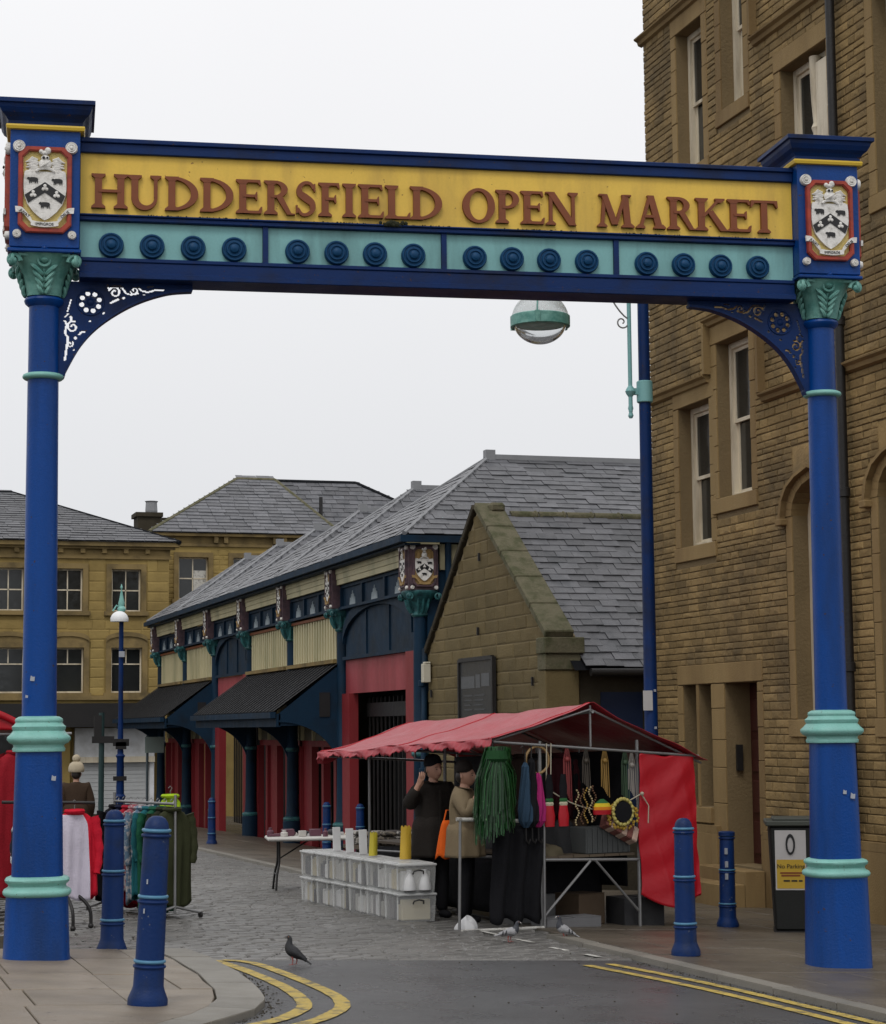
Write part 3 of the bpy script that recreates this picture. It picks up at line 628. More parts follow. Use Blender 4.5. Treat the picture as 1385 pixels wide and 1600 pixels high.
def glyph(c, W):
    g = Gl(); m_ = TH/2+.026; H = CH
    if c == 'H': g.stem(m_); g.stem(W-m_); g.rect(m_, H*.5-TN/2, W-m_, H*.5+TN/2)
    elif c == 'U':
        x0, x1 = m_, W-m_+.012; z = .095; g.stem(x0, z, H, bot=False); g.stem(x1, z, H, TN*1.3, bot=False, sl=.028); cx = (x0-TH/2+x1+TN*.65)/2; ro = (x1+TN*.65-x0+TH/2)/2
        g.band(ell(cx, z, ro, z+.006, 180, 360), [(a+(TH-TN*1.0)/2*.9*(1), b_) for a, b_ in ell(cx, z, ro-TH*.5-TN*.55, z-.030, 180, 360)])
    elif c == 'D':
        g.stem(m_); x = m_; rx = W-x-.004; g.band(ell(x, H/2, rx, H/2, 90, -90), ell(x, H/2, rx-TH*1.05, H/2-TN, 90, -90))
    elif c == 'O':
        g.band(ell(W/2, H/2, W/2-.006, H/2+.007, 90, 450, 36), ell(W/2, H/2, W/2-.006-TH*1.05, H/2-TN+.004, 98, 458, 36))
    elif c in 'EF':
        g.stem(m_); x = m_; g.arm(x, W-.022, H, -1); g.arm(x, W-.05, H*.52, 0)
        if c == 'E': g.arm(x, W-.016, 0, 1)
    elif c == 'L': g.stem(m_); g.arm(m_, W-.014, 0, 1)
    elif c == 'I': g.stem(W/2)
    elif c in 'PR':
        g.stem(m_); x = m_; zc = H*.745 if c == 'R' else H*.72; rz = H-zc; rx = (W-x)*(.74 if c == 'R' else .98)
        g.band(ell(x+rx*.25, zc, rx*.75, rz, 90, -90), ell(x+rx*.25, zc, rx*.75-TH*.95, rz-TN, 90, -90)); g.rect(x, H-TN, x+rx*.27, H); g.rect(x, zc-rz, x+rx*.27, zc-rz+TN)
        if c == 'R': g.poly([(x+rx*.28, zc-rz+.012), (x+rx*.28+TH*1.0, zc-rz+.012), (W-.018, .012), (W+.012, .008), (W+.012, 0), (W-.05, 0)])
    elif c == 'S':
        C_ = smoothpts([(W*.88, 0, H*.80), (W*.70, 0, H*.955), (W*.42, 0, H*.965), (W*.20, 0, H*.83), (W*.22, 0, H*.65), (W*.5, 0, H*.52), (W*.78, 0, H*.37), (W*.80, 0, H*.17), (W*.56, 0, H*.035), (W*.30, 0, H*.04), (W*.10, 0, H*.21)], 6); n = len(C_)
        A, B = [], []
        for i, p in enumerate(C_):
            t = (C_[min(i+1, n-1)]-C_[max(i-1, 0)]).normalized(); nn = Vector((-t.z, 0, t.x)); u = i/(n-1); k = (TN*.55+(TH*.55-TN*.55)*math.exp(-((u-.5)/.2)**2)); A.append((p.x+nn.x*k, p.z+nn.z*k)); B.append((p.x-nn.x*k, p.z-nn.z*k))
        g.band(A, B); g.rect(W*.86, H*.72, W*.94, H*.95); g.rect(W*.03, H*.06, W*.11, H*.30)
    elif c == 'N':
        t = TN*1.25; g.stem(m_-.01, 0, H, t, top=False); g.stem(W-m_+.01, 0, H, t, bot=False); g.diag(m_-.012, H, W-m_+.006, 0, TH*1.15); g.rect(.0, H-SE*.8, m_, H)
    elif c == 'M':
        t = TN*1.3; x0, x1 = m_, W-m_; g.diag(x0-.004, 0, x0+.016, H, t); g.serif(x0-.004, 0, t, 1); g.diag(x1+.006, 0, x1-.016, H, TH); g.serif(x1+.006, 0, TH, 1); g.diag(x0+.012, H, W/2, .02, TH); g.diag(W/2+.006, .02, x1-.014, H, t)
        g.rect(x0-.03, H-SE*.8, x0+.02, H); g.rect(x1-.02, H-SE*.8, x1+.034, H)
    elif c == 'A':
        a = W*.5; g.diag(m_-.014, 0, a-.004, H, TN*1.25); g.diag(W-m_+.004, 0, a, H+.004, TH*1.05); g.serif(m_-.014, 0, TN*1.25, 1, .024); g.serif(W-m_+.004, 0, TH, 1, .024); g.rect(W*.29, H*.33, W*.66, H*.33+TN)
    elif c == 'K':
        g.stem(m_); g.diag(m_+.01, H*.42, W*.78, H, TN*1.4); g.serif(W*.78, H, TN, -1, .03); g.poly([(m_+.05, H*.56), (m_+.09, H*.64), (W-.004, .012), (W+.02, .006), (W+.02, 0), (W-.055, 0)])
    elif c == 'T':
        g.stem(W/2, top=False); g.rect(.012, H-TN, W-.012, H)
        g.poly([(.0, H), (.02, H), (.03, H-TN), (.006, H-.058), (-.004, H-.058)]); g.poly([(W-.02, H), (W, H), (W+.004, H-.058), (W-.006, H-.058), (W-.03, H-TN)])
    return g.b
for c, a, e_ in [('H',.34,.61),('U',.61,.858),('D',.887,1.141),('D',1.151,1.407),('E',1.422,1.626),('R',1.636,1.861),('S',1.875,2.038),('F',2.052,2.23),('I',2.24,2.339),('E',2.359,2.563),('L',2.568,2.768),('D',2.763,3.019),('O',3.17,3.439),('P',3.439,3.628),('E',3.638,3.833),('N',3.838,4.101),('M',4.246,4.548),('A',4.568,4.809),('R',4.825,5.057),('K',5.057,5.317),('E',5.322,5.524),('T',5.519,5.739)]:
    b = glyph(c, e_-a); o = b.build('letter', 'rust', beam); o.location = (a, -.122, 5.543)
# --- pierced spandrel brackets: raster of the pierced plate, extruded
def seg_d(px, pz, a, c):
    dx, dz = c[0]-a[0], c[1]-a[1]; l = dx*dx+dz*dz; t = 0 if l == 0 else max(0, min(1, ((px-a[0])*dx+(pz-a[1])*dz)/l)); return math.hypot(px-a[0]-t*dx, pz-a[1]-t*dz)
def bracket(x, mir):
    res = .006; W_, H_ = 1.0, .74
    arc = smoothpts([(1.0, 0, -.035), (.80, 0, -.06), (.56, 0, -.15), (.33, 0, -.30), (.18, 0, -.46), (.07, 0, -.66), (.05, 0, -.72)], 8)
    def spiral(cx, cz, r0_, a0, turns, d): return [(cx+r0_*(1-.75*i/20)*math.cos(a0+d*turns*2*math.pi*i/20), cz+r0_*(1-.75*i/20)*math.sin(a0+d*turns*2*math.pi*i/20)) for i in range(21)]
    sm = lambda P: [(p.x, p.z) for p in smoothpts([(a_, 0, c_) for a_, c_ in P], 5)]
    st_ = [(spiral(.415, -.072, .046, R(160), 1.25, -1), .0085), (spiral(.105, -.345, .046, R(70), 1.25, 1), .0085), (spiral(.56, -.052, .030, R(200), 1.1, 1), .007), (spiral(.085, -.475, .026, R(40), 1.1, -1), .007),
           (sm([(.36, -.02), (.375, -.05), (.40, -.03), (.46, -.03), (.50, -.075), (.54, -.085), (.59, -.075)]), .0085), (sm([(.44, -.125), (.41, -.14), (.385, -.155)]), .010), (sm([(.59, -.03), (.62, -.055), (.67, -.06), (.72, -.045), (.78, -.042)]), .009), (sm([(.66, -.028), (.70, -.022)]), .007), ([(.48, -.115), (.485, -.112)], .011), ([(.63, -.085), (.634, -.083)], .008),
           (sm([(.045, -.30), (.06, -.33), (.05, -.39), (.07, -.43), (.062, -.50), (.055, -.56), (.048, -.60)]), .0085), (sm([(.155, -.40), (.17, -.385), (.19, -.38)]), .010), ([(.125, -.43), (.128, -.428)], .013), (sm([(.09, -.27), (.095, -.295)]), .010), ([(.05, -.27), (.07, -.245)], .007), ([(.09, -.14), (.065, -.23)], .006), ([(.115, -.52), (.118, -.518)], .007), ([(.33, -.235), (.335, -.232)], .009), ([(.23, -.30), (.235, -.298)], .009)]
    fl = [((.235+.066*math.cos(k*math.pi/4+.3), -.155+.066*math.sin(k*math.pi/4+.3)), .0225) for k in range(8)]
    nx, nz = int(W_/res), int(H_/res)
    def arcz(px):   # lower boundary z for x
        for p, q in zip(arc, arc[1:]):
            if q.x <= px <= p.x: return p.z+(q.z-p.z)*((p.x-px)/(p.x-q.x) if p.x != q.x else 0)
        return -.72 if px < .05 else 0
    def solid(i, j):
        px, pz = (i+.5)*res, -(j+.5)*res
        if pz < arcz(px): return False
        for c, r_ in fl:
            if math.hypot(px-c[0], pz-c[1]) < r_: return False
        for P, r_ in st_:
            if any(seg_d(px, pz, a, c) < r_ for a, c in zip(P, P[1:])): return False
        return True
    S = [[solid(i, j) for j in range(nz)] for i in range(nx)]; b = MB(); idx = {}
    V = []; F = []
    def vid(i, j, k):
        if (i, j, k) not in idx: idx[i, j, k] = len(V); V.append((x+mir*(.108+i*res), (-.016, .016)[k], 5.005-j*res))
        return idx[i, j, k]
    for i in range(nx):
        for j in range(nz):
            if not S[i][j]: continue
            F += [(vid(i, j, 0), vid(i+1, j, 0), vid(i+1, j+1, 0), vid(i, j+1, 0)), (vid(i, j, 1), vid(i, j+1, 1), vid(i+1, j+1, 1), vid(i+1, j, 1))]
            for di, dj, (a, c) in ((-1, 0, ((0, 0), (0, 1))), (1, 0, ((1, 0), (1, 1))), (0, -1, ((0, 0), (1, 0))), (0, 1, ((0, 1), (1, 1)))):
                u, v = i+di, j+dj
                if not (0 <= u < nx and 0 <= v < nz and S[u][v]): F.append((vid(i+a[0], j+a[1], 0), vid(i+c[0], j+c[1], 0), vid(i+c[0], j+c[1], 1), vid(i+a[0], j+a[1], 1)))
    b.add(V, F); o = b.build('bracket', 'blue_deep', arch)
    q = MB(); A = [(x+mir*(.108+p.x), 5.005+p.z) for p in arc]; t = .02
    q.strip(A, [(a-mir*.008, z-.022) for a, z in A], -.045, .045); q.build('bracket_rib', 'blue_deep', o)
    q = MB(); c = (x+mir*(.108+.235), 5.005-.155); q.torus((c[0], -.018, c[1]), .098, .007, 28, 6, 'y'); q.sphere((c[0], 0, c[1]), .036, 12, 8, (1, .8, 1))
    for k in range(8): a = k*math.pi/4+.3; q.torus((c[0]+mir*.068*math.cos(a), -.018, c[1]+.068*math.sin(a)), .0225, .004, 12, 5, 'y')
    q.build('bracket_rosette', 'blue_deep', o, smooth=True)
bracket(0, 1); bracket(SPAN, -1)

# ================================================================== STONE BUILDING (right)
SB = thing('stone_building', 'tall brown stone building with sash windows beside the gateway', 'building', (10.7, 21, -.5), world=True)
SM = frameM((10.7, 25.35, 0), (0, -1, 0), (-1, 0, 0)); S_ = lambda Y: 25.35-Y      # s runs towards the camera
def op(Ya, Yb, z0, z1): return (S_(Yb), S_(Ya), z0, z1)
wins = [op(23.45, 24.42, 3.95, 5.79), op(22.25, 23.2, 4.47, 6.44), op(23.42, 24.25, 8.9, 10.82), op(22.2, 22.85, 9.37, 11.5), op(20.05, 21.22, 7.3, 9.37), op(18.2, 19.0, 7.3, 9.6)]
smalls = [op(24.05, 24.45, .62, 2.16), op(23.57, 23.97, .62, 2.16)]; door_o = op(22.25, 23.18, -.06, 2.16)
arches = [op(20.12, 21.22, 1.7, 4.05), op(18.05, 19.2, 1.7, 4.05)]
holes = wins+smalls+[door_o]+[(a, c, z0, z1+.62) for a, c, z0, z1 in arches]
END = S_(16.6)
b = MB(); b.M = SM; wall_body(b, 0, END, -.9, 13.5, holes, .008, .55); b.box((0, .55, -.9), (END, 5.5, 13.5)); b.build('wall', 'stone_body', SB)
# surround rectangles keep rubble out; they are dressed ashlar blocks
sur = []
for i, (a, c, z0, z1) in enumerate(wins): sur.append((a-.16, c+.16 if i not in (0,) else c+.12, z0-.2, z1+.24))
sur += [(smalls[0][0]-.18, door_o[1]+.16, .3, 2.42)]
for a, c, z0, z1 in arches: sur.append((a-.17, c+.17, z0-.1, z1+.4))
sur += [(-.01, END, -.9, .40)]
blocks = rows(.0, END, .40, 13.5, sur+[(a+.06, c-.06, z1+.3, z1+.78) for a, c, z0, z1 in arches], .088, .25, gap=.009)
lay_stones(SB, SM, blocks, 'stone', .008, 300, rough=.35)
# gaps beside the pointed arch heads are filled by dressed voussoirs below
def dressed(name, rects, parent=SB, y0=-.012, y1=.05, m_='ashlar'):
    for (a, c, z0, z1) in rects:
        q = MB(); q.M = SM; q.box((a, y0+random.uniform(-.003, .003), z0), (c, y1, z1)); q.build(name, m_, parent, bevel=.006)
def quoins(a, c, z0, z1, wl=.16):
    """jamb stones left and right of an opening"""
    for side in (0, 1):
        z = z0
        while z < z1-.01:
            h = random.uniform(.26, .42); h = min(h, z1-z); h = z1-z if z1-z-h < .15 else h
            r = (a-wl, a-.004, z+.003, z+h-.003) if side == 0 else (c+.004, c+wl, z+.003, z+h-.003)
            dressed('jamb_stone', [r]); z += h
for i, (a, c, z0, z1) in enumerate(wins):
    quoins(a, c, z0, z1); dressed('lintel', [(a-.16, c+.16, z1+.004, z1+.235)], y0=-.016); dressed('sill', [(a-.16, c+.16, z0-.19, z0-.005)], y0=-.03)
a, c = smalls[0][0]-.16, door_o[1]
dressed('lintel', [(a, smalls[1][1]+.06, 2.165, 2.41), (smalls[1][1]+.068, door_o[1]+.16, 2.165, 2.41)], y0=-.016)
for r in [(smalls[0][0]-.17, smalls[0][0]-.004), (smalls[1][1]+.004, door_o[0]-.004), (door_o[1]+.004, door_o[1]+.16)]:
    z = .31 if r[0] < door_o[0]-.05 else -.06
    while z < 2.15: h = min(random.uniform(.3, .45), 2.158-z); dressed('jamb_stone', [(r[0], r[1], z, z+h-.006)]); z += h
dressed('mullion', [(smalls[0][1]+.002, smalls[1][0]-.002, .615, 2.162)], y0=-.006, y1=.2)
dressed('sill', [(smalls[0][0]-.17, smalls[1][1]+.004, .42, .612)], y0=-.05)
# plinth course
for p, q_ in ((0, door_o[0]-.17), (door_o[1]+.17, END)):
    s = p
    while s < q_-.05:
        wd = min(random.uniform(.6, 1.0), q_-s); dressed('plinth_stone', [(s+.003, s+wd-.003, -.7, .30)], y0=-.075); 
        k = MB(); k.M = SM; k.prism([(s+.003, .30), (s+wd-.003, .30), (s+wd-.003, .395), (s+.003, .395)], -.075, .03); o = k.build('plinth_cap', 'ashlar', SB)
        s += wd
# steps at the door
for i, (d, z) in enumerate(((.62, -.22), (.34, -.07))): dressed('step', [(door_o[0]-.2, door_o[1]+.25, -.7, z)], y0=-d, y1=-.085 if i else -.345)
def sash(a, c, z0, z1, dep=.17, bars=False, name='sash_window'):
    """box frame, upper and lower sash with a pane each; set back in the opening"""
    q = MB(); q.M = SM; t = .075
    for r in ((a, a+t, z0, z1), (c-t, c, z0, z1), (a+t, c-t, z1-t, z1), (a+t, c-t, z0, z0+t*.8)): q.box((r[0], dep, r[2]), (r[1], dep+.12, r[3]))
    f = q.build(name, 'white_wood', SB, bevel=.006); zm = (z0+z1)/2
    for (y, p0, p1) in ((dep+.035, zm-.03, z1-t), (dep+.075, z0+t*.8, zm+.03)):
        q = MB(); q.M = SM; u = .045
        for r in ((a+t, a+t+u, p0, p1), (c-t-u, c-t, p0, p1), (a+t+u, c-t-u, p1-u, p1), (a+t+u, c-t-u, p0, p0+u)): q.box((r[0], y, r[2]), (r[1], y+.035, r[3]))
        q.build('sash', 'white_wood', f)
        q = MB(); q.M = SM; q.box((a+t+u, y+.012, p0+u), (c-t-u, y+.02, p1-u)); q.build('pane', 'glass_dark', f)
    return f
for i, wv in enumerate(wins):
    f = sash(*wv)
    if i == 4:   # turned post inside the upper window
        q = MB(); q.M = SM; x = (wv[0]*.4+wv[1]*.6); q.lathe([(.04, 0), (.06, .05), (.045, .1), (.06, .2), (.05, .5), (.07, .56), (.04, .62), (.055, .8), (.045, 1.1), (.065, 1.16), (.04, 1.22), (.06, 1.5), (.07, 1.9), (.07, 2.0)], 14, (x, .10, wv[2]+.02)); q.build('turned_post', 'white_wood', f, smooth=True)
        q = MB(); q.M = SM; q.box((x+.08, .06, wv[2]+.01), (wv[1]-.01, .16, wv[3]-.15)); q.build('side_board', 'white_wood', f)
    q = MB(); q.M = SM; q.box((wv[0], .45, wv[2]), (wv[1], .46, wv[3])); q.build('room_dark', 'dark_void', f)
for wv in smalls:
    q = MB(); q.M = SM; q.box((wv[0], .26, wv[2]), (wv[1], .28, wv[3])); f = q.build('window', 'glass_dark', SB)
    q = MB(); q.M = SM; q.box((wv[0], .235, (wv[2]+wv[3])/2), (wv[1], .258, (wv[2]+wv[3])/2+.03)); q.build('bar', 'stone_dark', f)
q = MB(); q.M = SM; a, c, z0, z1 = door_o; q.box((a, .34, z0), (c, .39, z1)); dr = q.build('door', paint('door_brown', (.05, .012, .009), .45), SB)
for i in range(2):
    for j in range(4):
        q = MB(); q.M = SM; x0 = a+.07+i*.43; zz = z0+.12+j*.5; q.box((x0, .315, zz), (x0+.34, .339, zz+.4)); q.build('panel', 'door_brown', dr, bevel=.012)
q = MB(); q.M = SM; q.sphere((c-.12, .29, 1.0), .035); q.build('knob', 'black_iron', dr)
q = MB(); q.M = SM; q.box((a+.02, .12, 1.08), (a+.06, .2, 1.4)); q.build('bell_box', 'black_iron', SB)
# pointed windows with hood moulds
for a, c, z0, z1 in arches:
    cx, hw = (a+c)/2, (c-a)/2
    def parch(k, y=0): # four centred arch outline
        A = [(-1, 0), (-.93, .24), (-.75, .43), (-.45, .56), (0, .66)]; A = A+[(-x, z) for x, z in reversed(A[:-1])]
        return [(cx+x*(hw+k), z1+z*(hw+k*.9)*1.28*.86) for x, z in A]
    quoins(a, c, z0, z1, .15)
    I, O = parch(0), parch(.15); n = len(I)-1
    for i in range(n):
        for h in (0, .5):
            lerp = lambda p, q, t: (p[0]+(q[0]-p[0])*t, p[1]+(q[1]-p[1])*t)
            q = MB(); q.M = SM; P = [lerp(I[i], I[i+1], h+.01), lerp(I[i], I[i+1], h+.49), lerp(O[i], O[i+1], h+.49), lerp(O[i], O[i+1], h+.01)]; q.prism(P, -.014+random.uniform(-.003, .003), .3); q.build('voussoir', 'ashlar', SB)
    # rubble spandrel either side of the head
    T = parch(.155); T2 = parch(.30)
    q = MB(); q.M = SM; Z = z1+.80
    for i in range(n): q.prism([T[i], T[i+1], (T[i+1][0], Z), (T[i][0], Z)], .0, .04)
    q.build('spandrel', 'stone', SB)
    q = MB(); q.M = SM; q.strip([(T[0][0]-.0, z1-.02)]+T+[(T[-1][0], z1-.02)], [(T2[0][0]+.055, z1-.02)]+[((t[0]*.6+u[0]*.4), (t[1]*.6+u[1]*.4)) for t, u in zip(T, T2)]+[(T2[-1][0]-.055, z1-.02)], -.085, .0); hm = q.build('hood_mould', 'ashlar', SB)
    for sx in (T[0][0]-.04, T[-1][0]+.04):
        q = MB(); q.M = SM; q.box((sx-.07, -.095, z1-.10), (sx+.07, .0, z1-.021)); q.build('label_stop', 'ashlar', hm, bevel=.01)
    q = MB(); q.M = SM; P = [(a, z0)]+parch(0)+[(c, z0)]; q.prism(P, .30, .32); f = q.build('pointed_window', 'glass_dark', SB)
    I2 = parch(-.09); q = MB(); q.M = SM; q.strip([(a, z0)]+I+[(c, z0)], [(a+.09, z0)]+I2+[(c-.09, z0)], .2, .298); q.box((cx-.03, .22, z0), (cx+.03, .297, z1+.55)); q.box((a+.09, .225, z0+.95), (cx-.031, .297, z0+1.02)); q.box((cx+.031, .225, z0+.95), (c-.09, .297, z0+1.02)); q.build('frame', 'white_wood', f)
    dressed('sill', [(a-.16, c+.16, z0-.2, z0-.004)], y0=-.04)
# string courses stepping round the stair windows
def string(pts):
    for (p, q_) in zip(pts, pts[1:]):
        vert = abs(p[0]-q_[0]) < .02; k = MB(); k.M = SM
        if vert:
            z0, z1 = sorted((p[1], q_[1])); k.box((p[0]-.06, -.105, z0), (p[0]+.0, .0, z1)); k.box((p[0]-.10, -.06, z0), (p[0]-.061, .0, z1))
        else:
            s0, s1 = sorted((p[0], q_[0])); k.M = SM @ Matrix(((0, 1, 0, 0), (1, 0, 0, 0), (0, 0, 1, 0), (0, 0, 0, 1)))
            z = p[1]; k.prism([(.0, z-.11), (-.055, z-.09), (-.07, z-.045), (-.115, z-.02), (-.12, z), (0, z+.05)], s0, s1)
        k.build('string_course', 'ashlar', SB)
string([(S_(25.42), 6.08), (S_(23.40), 6.08)]); string([(S_(23.36), 6.08), (S_(23.36), 6.72)]); string([(S_(23.42), 6.78), (S_(21.80), 6.78)]); string([(S_(21.82), 6.73), (S_(21.82), 5.60)]); string([(S_(21.84), 5.58), (END, 5.58)])
string([(S_(25.42), 11.15), (S_(23.3), 11.15)]); string([(S_(21.84), 9.97), (END, 9.97)]); string([(S_(21.80), 10.0), (S_(21.80), 11.8)]); string([(S_(23.3), 11.9), (S_(21.8), 11.9)])
# rainwater pipe
q = MB(); q.M = SM; s = S_(19.76); q.tube([(s, -.10, -.3), (s, -.10, 13.3)], .052, 14)
for z in (.3, 2.2, 4.1, 6.0, 7.9, 9.8, 11.7): q.lathe([(.053, 0), (.068, .01), (.068, .1), (.053, .11)], 14, (s, -.10, z)); 
q.build('rainwater_pipe', 'black_iron', SB, smooth=40)
q = MB(); q.M = SM; q.tube([(s-.1, -.05, .2), (s-.1, -.05, 1.3)], .03, 8); q.build('waste_pipe', 'black_iron', SB)

# ================================================================== GABLED STONE BUILDING (centre)
GB = thing('gabled_building', 'small stone building with mossy gable coping and slate roof behind the stall', 'building', (9.3, 28.7, -.6), world=True)
GX, YL, YR, YA = 9.30, 31.42, 25.76, 28.72; ZE, ZA = 2.86, 4.90
GM = frameM((GX, YL, 0), (0, -1, 0), (-1, 0, 0)); GW = YL-YR; GA = YL-YA
q = MB(); q.M = GM; q.prism([(0, -.9), (GW, -.9), (GW, ZE), (GA, ZA), (0, ZE-.05)], .004, .40); q.build('wall', 'mortar', GB)
q = MB(); q.box((GX+.42, YR+.02, -.9), (GX+8, YL-.3, 2.4)); q.build('rear_walls', 'stone_dark', GB)
def gclip(t): 
    if t <= ZE-.05: return (0, GW)
    return ((t-ZE+.05)/(ZA-ZE+.05)*GA+.02, GW-(t-ZE)/(ZA-ZE)*(GW-GA)-.02 if t > ZE else GW)
bl = rows(0, GW, -.6, ZA-.1, [], .20, .55, gclip, gap=.010, jit=.10)
lay_stones(GB, GM, bl, 'stone_gable', .007, 300, rough=.2)
def coping(name, p0, p1, wdt, th, n, m_='mossy'):
    """row of sloping coping stones from p0 to p1 (s,z), lying across the wall top"""
    for i in range(n):
        a, c = i/n+.002, (i+1)/n-.002; A = (p0[0]+(p1[0]-p0[0])*a, p0[1]+(p1[1]-p0[1])*a); B = (p0[0]+(p1[0]-p0[0])*c, p0[1]+(p1[1]-p0[1])*c)
        d = Vector((p1[0]-p0[0], p1[1]-p0[1])).normalized(); nn = (-d.y, d.x) if d.x > 0 else (d.y, -d.x)
        if nn[1] < 0: nn = (-nn[0], -nn[1])
        k = MB(); k.M = GM; k.prism([A, B, (B[0]+nn[0]*th, B[1]+nn[1]*th), (A[0]+nn[0]*th, A[1]+nn[1]*th)], -.07+random.uniform(-.004, .004), -.07+wdt); k.build(name, m_, GB, bevel=.015)
coping('coping_stone', (GA-.03, ZA+.0), (GW+.06, ZE-.03), .42, .11, 5)
coping('coping_stone', (-.06, ZE-.1), (GA-.05, ZA), .47, .10, 5, 'stone_dark')
k = MB(); k.M = GM; k.box((GA+.10, .10, ZA-.08), (GA+.28, .34, ZA+.07)); k.build('saddle_stone', 'mossy', GB, bevel=.04)
for z0, z1, pr2, yy in ((2.62, 2.84, .10, .50), (2.40, 2.615, .06, .46), (1.7, 2.395, .03, .44), (.9, 1.695, .03, .44), (.0, .895, .03, .44), (-.8, -.005, .03, .44)):
    k = MB(); k.M = GM; k.box((GW-.26, -.035-pr2*.4, z0), (GW+pr2, yy, z1)); k.build('kneeler' if z0 > 2.3 else 'corner_stone', 'stone_gable' if z0 < 2.3 else 'mossy', GB, bevel=.012)
# slate roof, right slope: eave along X at Y=25.55
EZ, RZ = 2.42, 4.80
q = MB(); q.add([(GX+.3, 25.52, EZ-.03), (GX+8, 25.52, EZ-.03), (GX+8, YA, RZ-.02), (GX+.3, YA, RZ-.02), (GX+8, YL+.1, EZ+.2), (GX+.3, YL+.1, EZ+.2)], [(0, 1, 2, 3), (3, 2, 4, 5)]); q.build('roof_boards', 'slate_dark', GB)
slates([[(GX+.44, 25.50, EZ), (GX+2.6, 25.50, EZ), (GX+2.6, YA, RZ), (GX+.44, YA, RZ)]], 'slate', GB, 300, rowh=.165, sw=.285)
for i in range(7):
    k = MB(); x = GX+.5+i*.45; k.tube([(x, YA, RZ+.0), (x+.43, YA, RZ+.0)], .075, 12); k.torus((x+.40, YA, RZ), .075, .016, 14, 6, 'x'); k.build('ridge_tile', 'mossy', GB, smooth=40)
k = MB(); k.tube([(GX+.5, 25.45, EZ-.06), (GX+6, 25.45, EZ-.06)], .055, 10); k.build('gutter', 'black_iron', GB, smooth=True)
k = MB(); k.box((GX+.75, 25.735, .2), (GX+1.35, 25.755, 2.1)); k.build('side_door', paint('navy_door', (.004, .012, .04)), GB)
k = MB(); k.M = GM; k.box((.12, -.16, 2.36), (.24, -.03, 2.66)); k.box((.115, -.13, 2.66), (.245, -.03, 2.69)); k.build('wall_lamp', paint('lamp_cream', (.5, .47, .38)), GB, bevel=.01)
for s, z in ((GA+.1, 4.1), (GA-.0, 3.0), (.25, 2.12), (GW-.55, 2.2)):
    k = MB(); k.M = GM; k.box((s, -.05, z), (s+.03, -.02, z+.12)); k.build('iron_tie', 'black_iron', GB)
# notice board on the gable
NBD = thing('notice_board', 'dark framed notice board with pale emblem fixed to the stone gable', 'notice board', (GX-.05, 28.6, 1.5), world=True)
s0, s1 = YL-29.52, YL-27.95
k = MB(); k.M = GM; k.box((s0, -.06, 1.0), (s1, -.03, 2.62)); k.build('board', paint('board_grey', (.028, .03, .031), .35), NBD)
k = MB(); k.M = GM
for r in ((s0-.05, s0, .96, 2.66), (s1, s1+.07, .96, 2.66), (s0, s1, 2.62, 2.68), (s0, s1, .95, 1.0)): k.box((r[0], -.09, r[2]), (r[1], -.03, r[3]))
k.build('frame', 'black_iron', NBD)
for a, c, z0, z1 in ((.06, .72, 2.22, 2.40), (.78, .98, 2.22, 2.42), (1.05, 1.42, 2.24, 2.43)):
    k = MB(); k.M = GM; k.box((s0+a, -.064, z0), (s0+c, -.0595, z1)); k.build('faded_title', paint('faded', (.085, .09, .095)), NBD)
for j in range(4):
    for a, c in ((.2, .62), (.7, 1.2)):
        k = MB(); k.M = GM; k.box((s0+a, -.064, 2.10-.07*j), (s0+c-.05*(j % 3), -.0595, 2.125-.07*j)); k.build('faded_line', paint('faded2', (.05, .053, .056)), NBD)
k = MB(); k.M = GM
for i in range(14): a = i*2.4; k.sphere((s0+.75+.085*math.cos(a)*(i % 3+1)/3, -.062, 1.58+.09*math.sin(a)*(i % 4+1)/4), .028, 8, 5, (1, .25, 1))
k.build('emblem', paint('emblem', (.45, .47, .48)), NBD)

# ================================================================== MARKET HALL
MH = thing('market_hall', 'long Victorian market hall with iron columns, cream panels and red shopfronts', 'market hall', (9.25, 45, -.7), world=True)
FX = 9.25; YS = [31.72, 36.9, 41.18, 45.46, 49.76, 54.04, 58.32]; EV = 4.74
HM = frameM((FX, 0, 0), (0, 1, 0), (-1, 0, 0))     # local x = world Y, -y = towards the street
HB = Matrix(((0, 1, 0, FX), (1, 0, 0, 0), (0, 0, 1, 0), (0, 0, 0, 1)))  # x->Y, y->X offset (+ inwards)
def hb(name, m_, parent, *boxes, bevel=0):
    b = MB()
    for (y0, y1, x0, x1, z0, z1) in boxes: b.box((FX+x0, y0, z0), (FX+x1, y1, z1))
    return b.build(name, m_, parent, bevel=bevel)
